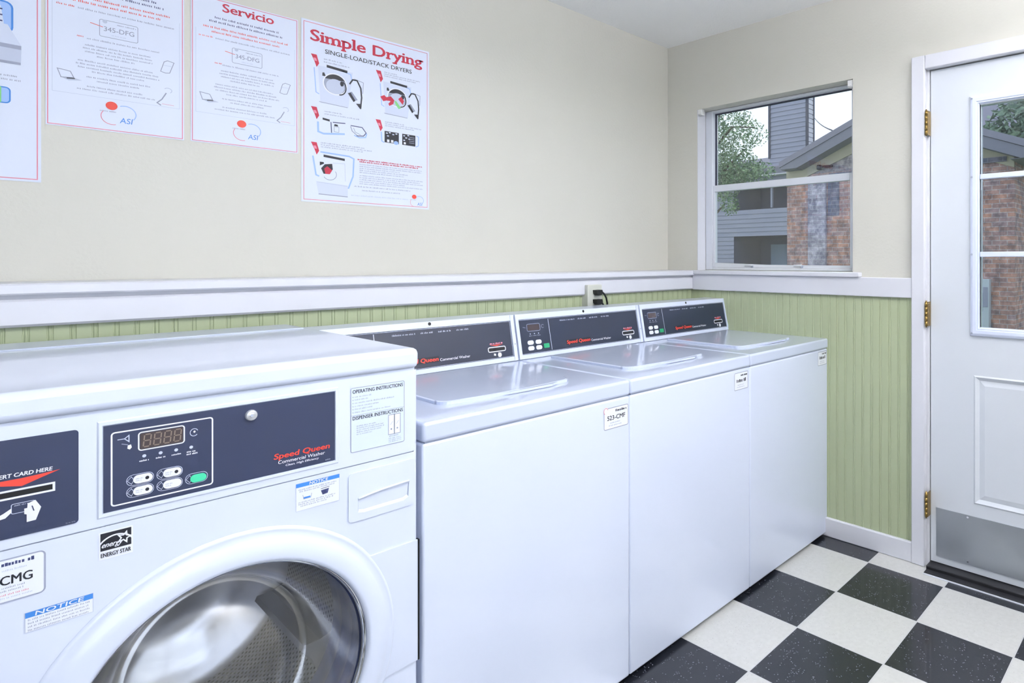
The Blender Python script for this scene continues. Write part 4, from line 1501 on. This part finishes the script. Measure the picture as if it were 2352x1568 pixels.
g.poly(FT2, [(0.582, 0.038), (0.592, 0.036), (0.594, 0.027), (0.589, 0.021), (0.58, 0.022), (0.578, 0.03)], 'print_white', 0.0004)
g.poly(FT2, [(0.563, 0.036), (0.571, 0.034), (0.57, 0.027), (0.562, 0.029)], 'print_white', 0.0004)
# display area
g.frame_rect(FT2, 0.052, 0.112, 0.1, 0.127, 0.0016, 'print_grey', 0.0003, 0.006)
for k in range(3):
    a = 0.064 + k * 0.019
    g.disc(FT2, a, 0.09, 0.0022, 0.0022, 'print_lightgrey', 0.0003, 10)
    g.greek(FT2, a - 0.006, a + 0.008, 0.0815, 0.003, 'print_lightgrey', 820 + k, 0.0003)
g.arc(FT2, 0.125, 0.115, 0.006, 0.006, 0.5, 5.5, 0.0012, 'print_grey', 0.0003)
g.line(FT2, [(0.034, 0.117), (0.046, 0.114)], 0.0015, 'print_grey', 0.0003)
cpn = pobj(g, 'control_panel', con)
g = G()
plate(g, FT, 0.056, 0.108, 0.103, 0.124, 0.0024, 0.0032, 'display_brown')
pobj(g, 'display', con)
g = G()
plate(g, FT, 0.546, 0.608, 0.0455, 0.054, 0.0024, 0.0031, 'black_plastic')
pobj(g, 'card_slot', con)
for a, b, m in ((0.060, 0.058, 'print_white'), (0.096, 0.058, 'print_white'), (0.060, 0.037, 'print_white'), (0.096, 0.037, 'print_white'), (0.131, 0.04, 'jade_button')):
    g = G()
    pr = rounded(a - 0.0135, a + 0.0135, b - 0.0078, b + 0.0078, 0.0074)
    if m == 'jade_button':
        pr = rounded(a - 0.013, a + 0.013, b - 0.0085, b + 0.0085, 0.003)
    g.prism([FT.p(q, r, 0.0024) for q, r in pr], nn * 0.0025, m)
    o = pobj(g, 'button', con)
    if m == 'jade_button':
        o['label'] = 'green start button'
for x in (tx0 + 0.05, tx1 - 0.05):
    for y in (TY0 + 0.05, TY1 - 0.06):
        g = G()
        foot(g, x, y)
        pobj(g, 'foot', tl)
grp = 'top-loading washers in a row'
washers = [tl]
for k in (1, 2):
    c = copy_tree(tl)
    c.location.x += W * k
    washers.append(c)
tag(tl, 'white top-loading washer right next to the front-loading washer', 'washer', grp)
tag(washers[1], 'white top-loading washer in the middle of the three', 'washer', grp)
tag(washers[2], 'white top-loading washer under the window at the far end', 'washer', grp)
FTg = Frame((0, TY0, 0))
for k, (a0, a1, b0, b1, code) in enumerate(((-1.434, -1.332, 0.779, 0.8425, '523-CMF'), (-0.769, -0.676, 0.788, 0.854, None), (-0.103, -0.015, 0.795, 0.8585, None))):
    g = G()
    greek_tag(g, FTg, a0, a1, b0, b1, code, 850 + 10 * k)
    if not code:
        g.greek(FTg, a0 + 0.016, a1 - 0.014, b0 + 0.029, 0.013, 'print_black', 855 + 7 * k, 0.0009, 0.75)
    else:
        g.disc(FTg, a0 + 0.008, b1 - 0.006, 0.009, 0.009, 'sticker_white', 0.0011)
        g.arc(FTg, a0 + 0.008, b1 - 0.008, 0.008, 0.009, 0.3, 4.2, 0.0018, 'print_pink', 0.0014)
    pobj(g, 'machine_tag', washers[k])

# ------------------------------------------------------------------ outlet and cords
out = empty('electrical_outlet', (-0.7625, YG, 1.105))
tag(out, 'ivory outlet box on the green wainscot above the middle washer', 'outlet')
g = G()
g.box(-0.806, -0.719, -0.2205, YG + 0.003, 1.03, 1.165, 'outlet_plastic', 0.004, 3)
pobj(g, 'cover_plate', out)
for zc in (1.13, 1.088):
    g = G()
    g.prism([(a, -0.2205, b) for a, b in rounded(-0.777, -0.748, zc - 0.0135, zc + 0.0135, 0.008)], (0, -0.002, 0), 'outlet_plastic')
    pobj(g, 'socket', out)
for k, zc in enumerate((1.13, 1.088)):
    t = empty('power_cord', (-0.765, -0.2225, zc))
    tag(t, ('black power cord plugged in the upper socket of the wall outlet', 'black power cord plugged in the lower socket of the wall outlet')[k], 'cord', 'washer power cords')
    g = G()
    g.prism([(a, -0.2228, b) for a, b in ((-0.779, zc + 0.011), (-0.745, zc + 0.012), (-0.742, zc - 0.002), (-0.752, zc - 0.012), (-0.768, zc - 0.013), (-0.777, zc - 0.004))], (0, -0.028, 0), 'cord_rubber')
    pobj(g, 'plug', t)
    g = G()
    yy = -0.24
    if k == 0:
        path = [(-0.752, yy, zc + 0.004), (-0.738, yy, zc + 0.002), (-0.724, yy, zc - 0.008), (-0.712, yy, zc - 0.026), (-0.705, yy, zc - 0.05), (-0.703, -0.236, zc - 0.08), (-0.702, -0.232, zc - 0.16), (-0.7, -0.225, zc - 0.4)]
    else:
        path = [(-0.755, yy, zc), (-0.74, yy, zc - 0.004), (-0.728, yy, zc - 0.016), (-0.7235, -0.236, zc - 0.04), (-0.7235, -0.234, zc - 0.1), (-0.72, -0.225, zc - 0.36)]
    g.tube(path, 0.0042, 'cord_rubber', 10)
    pobj(g, 'cord', t)

# ------------------------------------------------------------------ ceiling fixtures added out of view to brighten ceiling and walls
for k, (fx, fy, wt_) in enumerate(((-3.35, -2.45, 0.08), (-1.5, -2.15, 1.1), (-0.95, -3.1, 0.75))):
    t = empty('fill_light', (fx, fy, H))
    tag(t, ('added fill light hung out of view behind the camera', 'added fill light hung out of view in the middle of the room', 'added fill light hung out of view nearest the door')[k], 'ceiling light', 'added ceiling fill lights')
    zf = H - 0.32
    g = G()
    g.box(fx - 0.62, fx + 0.62, fy - 0.15, fy + 0.15, zf, zf + 0.04, 'fixture_white', 0.006)
    pobj(g, 'housing', t)
    g = G()
    g.box(fx - 0.6, fx + 0.6, fy - 0.13, fy + 0.13, zf - 0.04, zf - 0.0005, 'fill_diffuser', 0.015, 3)
    pobj(g, 'diffuser', t)
    for sx in (-0.5, 0.5):
        g = G()
        g.tube([(fx + sx, fy, zf + 0.04), (fx + sx, fy, H - 0.001)], 0.006, 'fixture_white', 8)
        pobj(g, 'stem', t)
    area_light('fill_down', (0, 0, -0.375), (0, 0, 0), 1.2, 0.28, FILL_WATTS * wt_ * 0.25, t)
    area_light('fill_up', (0, 0, -0.27), (math.pi, 0, 0), 1.2, 0.28, FILL_WATTS * wt_ * 6.0, t)

# ------------------------------------------------------------------ outside
g = G()
g.box(0.17, 40.0, -30.0, 40.0, -0.4, -0.15, 'grass')
tag(g.obj('lawn'), 'green lawn outside the door', 'lawn', kind='structure')


def siding(G_, x, y0, y1, z0, z1, m, pitch=0.19, holes=()):
    """lapped boards facing -x"""
    z = z0
    while z < z1 - 1e-6:
        zt_ = min(z + pitch, z1)
        segs = [(y0, y1)]
        zc = (z + zt_) / 2
        for hy0, hy1, hz0, hz1 in holes:
            if hz0 < zc < hz1:
                ns = []
                for s0, s1 in segs:
                    if hy0 > s0:
                        ns.append((s0, min(hy0, s1)))
                    if hy1 < s1:
                        ns.append((max(hy1, s0), s1))
                segs = [q for q in ns if q[1] - q[0] > 0.001]
        for s0, s1 in segs:
            G_.face([(x - 0.028, s0, z), (x - 0.028, s1, z), (x, s1, zt_), (x, s0, zt_)], m)
            G_.face([(x, s0, z), (x, s1, z), (x - 0.028, s1, z), (x - 0.028, s0, z)], m)
        z = zt_


# brick building across the lawn
bb = empty('brick_building', (8.0, 1.8, -0.15))
tag(bb, 'low red brick building with gable roof seen through the window', 'building')
BX = 8.0
BY0, BY1 = -0.145, 3.80
pk = (1.817, 3.90)
g = G()
g.box(BX, 12.0, BY0, BY1, -0.15, 2.9, 'brick_red')
pobj(g, 'brick_wall', bb)
g = G()
g.prism([(BX - 0.001, BY0, 2.901), (BX - 0.001, BY1, 2.901), (BX - 0.001, BY1, 3.0), (BX - 0.001, pk[0], pk[1] - 0.16), (BX - 0.001, BY0, 3.0)], (3.9, 0, 0), 'brick_grey')
pobj(g, 'gable_wall', bb)
g = G()
for ya, za, yb_, zb in ((BY1, 3.0, pk[0], pk[1] - 0.16), (pk[0], pk[1] - 0.16, BY0, 3.0)):
    g.prism([(BX - 0.03, ya, za - 0.3), (BX - 0.03, yb_, zb - 0.3), (BX - 0.03, yb_, zb), (BX - 0.03, ya, za)], (0.028, 0, 0), 'gable_beige')
pobj(g, 'frieze_board', bb)
g = G()
g.box(BX - 0.05, BX - 0.002, BY0 + 0.1, 2.9, 2.80, 2.88, 'brick_dark')  # dark strip painting the horizontal shadow near the wall top
pobj(g, 'shadow_band', bb)
rk = [(3.78, 3.142), (1.817, 3.958), (-0.66, 2.935)]
g = G()
for (ya, za), (yb_, zb) in zip(rk, rk[1:]):
    g.prism([(BX - 0.34, ya, za - 0.11), (BX - 0.34, yb_, zb - 0.11), (BX - 0.34, yb_, zb), (BX - 0.34, ya, za)], (4.6, 0, 0), 'roof_shingle')
pobj(g, 'roof', bb)
g = G()
g.prism([(BX - 0.32, 3.76, 3.0), (BX - 0.32, 3.42, 3.0), (BX - 0.32, 1.817, 3.668), (BX - 0.32, 1.817, 3.847), (BX - 0.32, 3.76, 3.038)], (0.04, 0, 0), 'fascia_grey')
g.prism([(BX - 0.32, 1.817, 3.668), (BX - 0.32, -0.3, 2.79), (BX - 0.32, -0.64, 2.79), (BX - 0.32, -0.64, 2.825), (BX - 0.32, 1.817, 3.847)], (0.04, 0, 0), 'fascia_grey')
g.box(BX - 0.28, 12.2, 3.44, 3.76, 2.99, 3.0, 'fascia_grey')
g.box(BX - 0.28, 12.2, -0.64, -0.146, 2.79, 2.8, 'fascia_grey')
for ya, za, yb_, zb in ((3.42, 3.0, 1.817, 3.668), (1.817, 3.668, -0.3, 2.79)):
    g.prism([(BX - 0.28, ya, za), (BX - 0.28, yb_, zb), (BX - 0.28, yb_, zb + 0.01), (BX - 0.28, ya, za + 0.01)], (0.26, 0, 0), 'fascia_grey')
pobj(g, 'fascia', bb)
g = G()
g.box(BX - 0.05, BX + 0.05, 2.965, 3.33, -0.15, 2.755, 'brick_pale')
o = pobj(g, 'brick_pilaster', bb)
o['label'] = 'pale weathered brick strip'
g = G()
g.box(BX - 0.08, BX - 0.032, 2.82, 3.1, 2.99, 3.03, 'black_plastic', 0.01)  # small dark shape below the fascia
g.box(BX - 0.12, BX - 0.032, 3.04, 3.12, 2.96, 3.05, 'black_plastic', 0.02)
pobj(g, 'dark_fixture', bb)
g = G()
g.box(BX - 0.012, BX - 0.001, 2.72, 2.94, 2.1, 2.74, 'brick_dark')
pobj(g, 'brick_patch', bb)

ub = empty('utility_box', (7.9, 0.26, -0.15))
tag(ub, 'grey metal utility box against the brick wall, seen through the door glass', 'utility box')
g = G()
g.box(7.86, 7.995, 0.18, 0.338, 0.1, 0.985, 'metal_box', 0.008)
pobj(g, 'housing', ub)
g = G()
g.box(7.85, 7.859, 0.195, 0.323, 0.55, 0.86, 'siding_grey', 0.003)
pobj(g, 'cover', ub)
g = G()
g.box(7.9, 7.96, 0.23, 0.29, -0.15, 0.1, 'metal_box')
pobj(g, 'conduit', ub)

# two-storey apartment block further back
ab = empty('apartment_building', (20.0, 12.0, -0.15))
tag(ab, 'grey clapboard apartment block with tall chimney behind the tree', 'building')
AX = 20.0
holes = [(7.0, 13.3, 0.9, 2.36), (7.0, 13.3, 3.5, 4.62)]
g = G()
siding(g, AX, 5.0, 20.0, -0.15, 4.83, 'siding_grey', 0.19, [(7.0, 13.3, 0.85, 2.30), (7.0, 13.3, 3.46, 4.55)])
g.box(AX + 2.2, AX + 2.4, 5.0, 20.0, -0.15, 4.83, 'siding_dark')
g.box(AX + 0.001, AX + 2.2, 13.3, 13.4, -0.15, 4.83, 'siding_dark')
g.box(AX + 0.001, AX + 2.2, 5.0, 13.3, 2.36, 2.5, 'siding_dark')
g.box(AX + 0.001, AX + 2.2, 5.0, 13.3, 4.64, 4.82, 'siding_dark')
pobj(g, 'wall', ab)
g = G()
siding(g, AX - 0.06, 9.713, 11.436, 4.6, 9.2, 'siding_grey', 0.19)
g.box(AX - 0.05, AX + 0.48, 9.72, 11.43, 4.6, 9.2, 'siding_grey')
for yy in (9.70, 11.44):
    g.box(AX - 0.11, AX - 0.03, yy - 0.05, yy + 0.05, 5.55, 9.2, 'trim_dark')
g.box(AX + 0.42, AX + 0.5, 9.66, 9.74, 5.55, 9.2, 'trim_dark')
for k in range(22):
    g.box(AX - 0.02, AX + 0.44, 9.69, 9.72, 4.95 + k * 0.19, 5.11 + k * 0.19, 'fascia_white')
pobj(g, 'chimney', ab)
g = G()
g.prism([(AX - 0.45, 5.0, 5.05), (AX - 0.45, 20.3, 5.05), (AX + 4.0, 20.3, 6.3), (AX + 4.0, 5.0, 6.3)], (0, 0, 0.08), 'roof_shingle')
pobj(g, 'roof', ab)
g = G()
g.box(AX - 0.45, AX - 0.4, 5.0, 20.3, 4.84, 5.06, 'fascia_grey')
g.box(AX - 0.46, AX + 0.0, 5.0, 20.3, 4.80, 4.84, 'fascia_white')
pobj(g, 'fascia', ab)
g = G()
g.box(AX - 0.02, AX + 0.08, 11.35, 11.43, 3.5, 4.6, 'siding_grey')
pobj(g, 'balcony_post', ab)
g = G()
g.box(AX + 1.2, AX + 1.26, 11.35, 12.15, 0.2, 1.98, 'patio_blue')
pobj(g, 'patio_door', ab)
t = G()
ca_, cb_ = Vector((20.3, 9.65, 7.18)), Vector((7.75, 2.74, 3.62))
t.tube([ca_.lerp(cb_, k / 10) - Vector((0, 0, 0.35 * (k / 10) * (1 - k / 10))) for k in range(11)], 0.012, 'trim_dark', 6)
tag(t.obj('overhead_cable'), 'dark cable sloping from the chimney to the brick building roof', 'cable')

hb = empty('rear_house', (24.0, 0.0, -0.15))
tag(hb, 'grey sided house behind the brick building, seen through the door glass', 'building')
g = G()
g.box(24.0, 28.0, -7.0, 4.6, -0.15, 6.2, 'siding_grey')
siding(g, 24.0, -7.0, 4.6, 0.0, 6.2, 'siding_grey', 0.2)
pobj(g, 'wall', hb)
g = G()
g.prism([(23.6, -7.4, 6.1), (23.6, 4.9, 6.1), (26.0, 4.9, 8.0), (26.0, -7.4, 8.0)], (0, 0, 0.1), 'roof_shingle')
pobj(g, 'roof', hb)


def foliage(G_, clusters, leaf, m, seed):
    rn = random.Random(seed)
    for (cx, cy, cz), (rx, ry, rz), n in clusters:
        for _ in range(n):
            while True:
                v = Vector((rn.uniform(-1, 1), rn.uniform(-1, 1), rn.uniform(-1, 1)))
                if v.length <= 1:
                    break
            c = Vector((cx + v.x * rx, cy + v.y * ry, cz + v.z * rz))
            d = Vector((rn.gauss(0, 1), rn.gauss(0, 1), rn.gauss(0, 0.7))).normalized()
            e = d.orthogonal().normalized()
            e.rotate(Matrix.Rotation(rn.uniform(0, 6.28), 3, d))
            l_ = leaf * rn.uniform(0.7, 1.3)
            w_ = l_ * 0.42
            G_.face([c - d * l_, c + e * w_, c + d * l_, c - e * w_], m)


def limb(G_, pts, r):
    G_.tube(pts, r, 'bark', 10)


t = empty('tree', (10.9, 8.3, -0.15))
tag(t, 'leafy green tree at the left of the window view', 'tree', 'trees outside')
g = G()
limb(g, [(10.9, 8.3, -0.15), (10.9, 8.25, 1.4), (10.85, 8.1, 2.8), (10.9, 7.8, 4.2), (11.0, 7.5, 5.6)], [0.16, 0.13, 0.11, 0.08, 0.03])
limb(g, [(10.85, 8.1, 2.8), (10.8, 7.5, 3.5), (10.8, 6.7, 4.1)], [0.07, 0.05, 0.015])
limb(g, [(10.88, 8.2, 2.0), (10.8, 7.6, 2.5), (10.7, 7.2, 2.75)], [0.06, 0.04, 0.015])
limb(g, [(10.9, 7.8, 4.2), (10.9, 7.1, 4.8), (10.9, 6.4, 4.7)], [0.05, 0.03, 0.012])
pobj(g, 'trunk', t)
g = G()
foliage(g, [((10.9, 8.1, 4.2), (0.9, 1.0, 1.2), 4819), ((10.9, 7.5, 3.4), (0.6, 0.75, 0.55), 2551), ((10.9, 7.0, 3.7), (0.5, 0.8, 0.5), 1984),
            ((10.9, 7.2, 4.6), (0.6, 0.9, 0.75), 1190), ((10.8, 6.5, 4.5), (0.5, 0.5, 0.4), 368), ((10.8, 7.1, 2.75), (0.3, 0.25, 0.3), 368),
            ((10.9, 7.6, 5.4), (0.9, 1.0, 0.8), 1190), ((10.9, 8.8, 3.0), (0.7, 0.7, 0.9), 1417), ((10.9, 6.3, 3.55), (0.4, 0.5, 0.3), 538), ((11.0, 7.7, 6.6), (1.0, 1.1, 0.9), 1701)], 0.042, 'leaves', 11)
pobj(g, 'foliage', t, recalc=False)

t = empty('tree', (15.0, 0.6, -0.15))
tag(t, 'green tree rising above the brick building, seen through the door glass', 'tree', 'trees outside')
g = G()
limb(g, [(15.0, 0.6, -0.15), (15.0, 0.6, 2.5), (15.0, 0.7, 4.2), (15.0, 0.9, 6.0)], [0.2, 0.16, 0.12, 0.03])
pobj(g, 'trunk', t)
g = G()
foliage(g, [((15.0, 0.4, 4.6), (1.0, 1.6, 1.0), 2300), ((15.0, -0.6, 4.2), (0.9, 1.2, 1.1), 1200), ((15.0, 1.7, 4.0), (0.7, 0.8, 0.7), 600)], 0.11, 'leaves_grey', 12)
pobj(g, 'foliage', t, recalc=False)

t = empty('hedge', (17.0, -1.6, -0.15))
tag(t, 'dark hedge at the back of the lawn, right of the brick building', 'hedge')
g = G()
g.box(17.2, 18.0, -6.0, 2.4, -0.15, 3.4, 'leaves_dark', 0.2, 2)
pobj(g, 'core', t)
g = G()
foliage(g, [((17.2, -0.6, 1.7), (0.5, 2.6, 1.9), 2500), ((17.2, -3.6, 1.7), (0.5, 2.4, 1.9), 1300)], 0.12, 'leaves_dark', 13)
pobj(g, 'foliage', t, recalc=False)
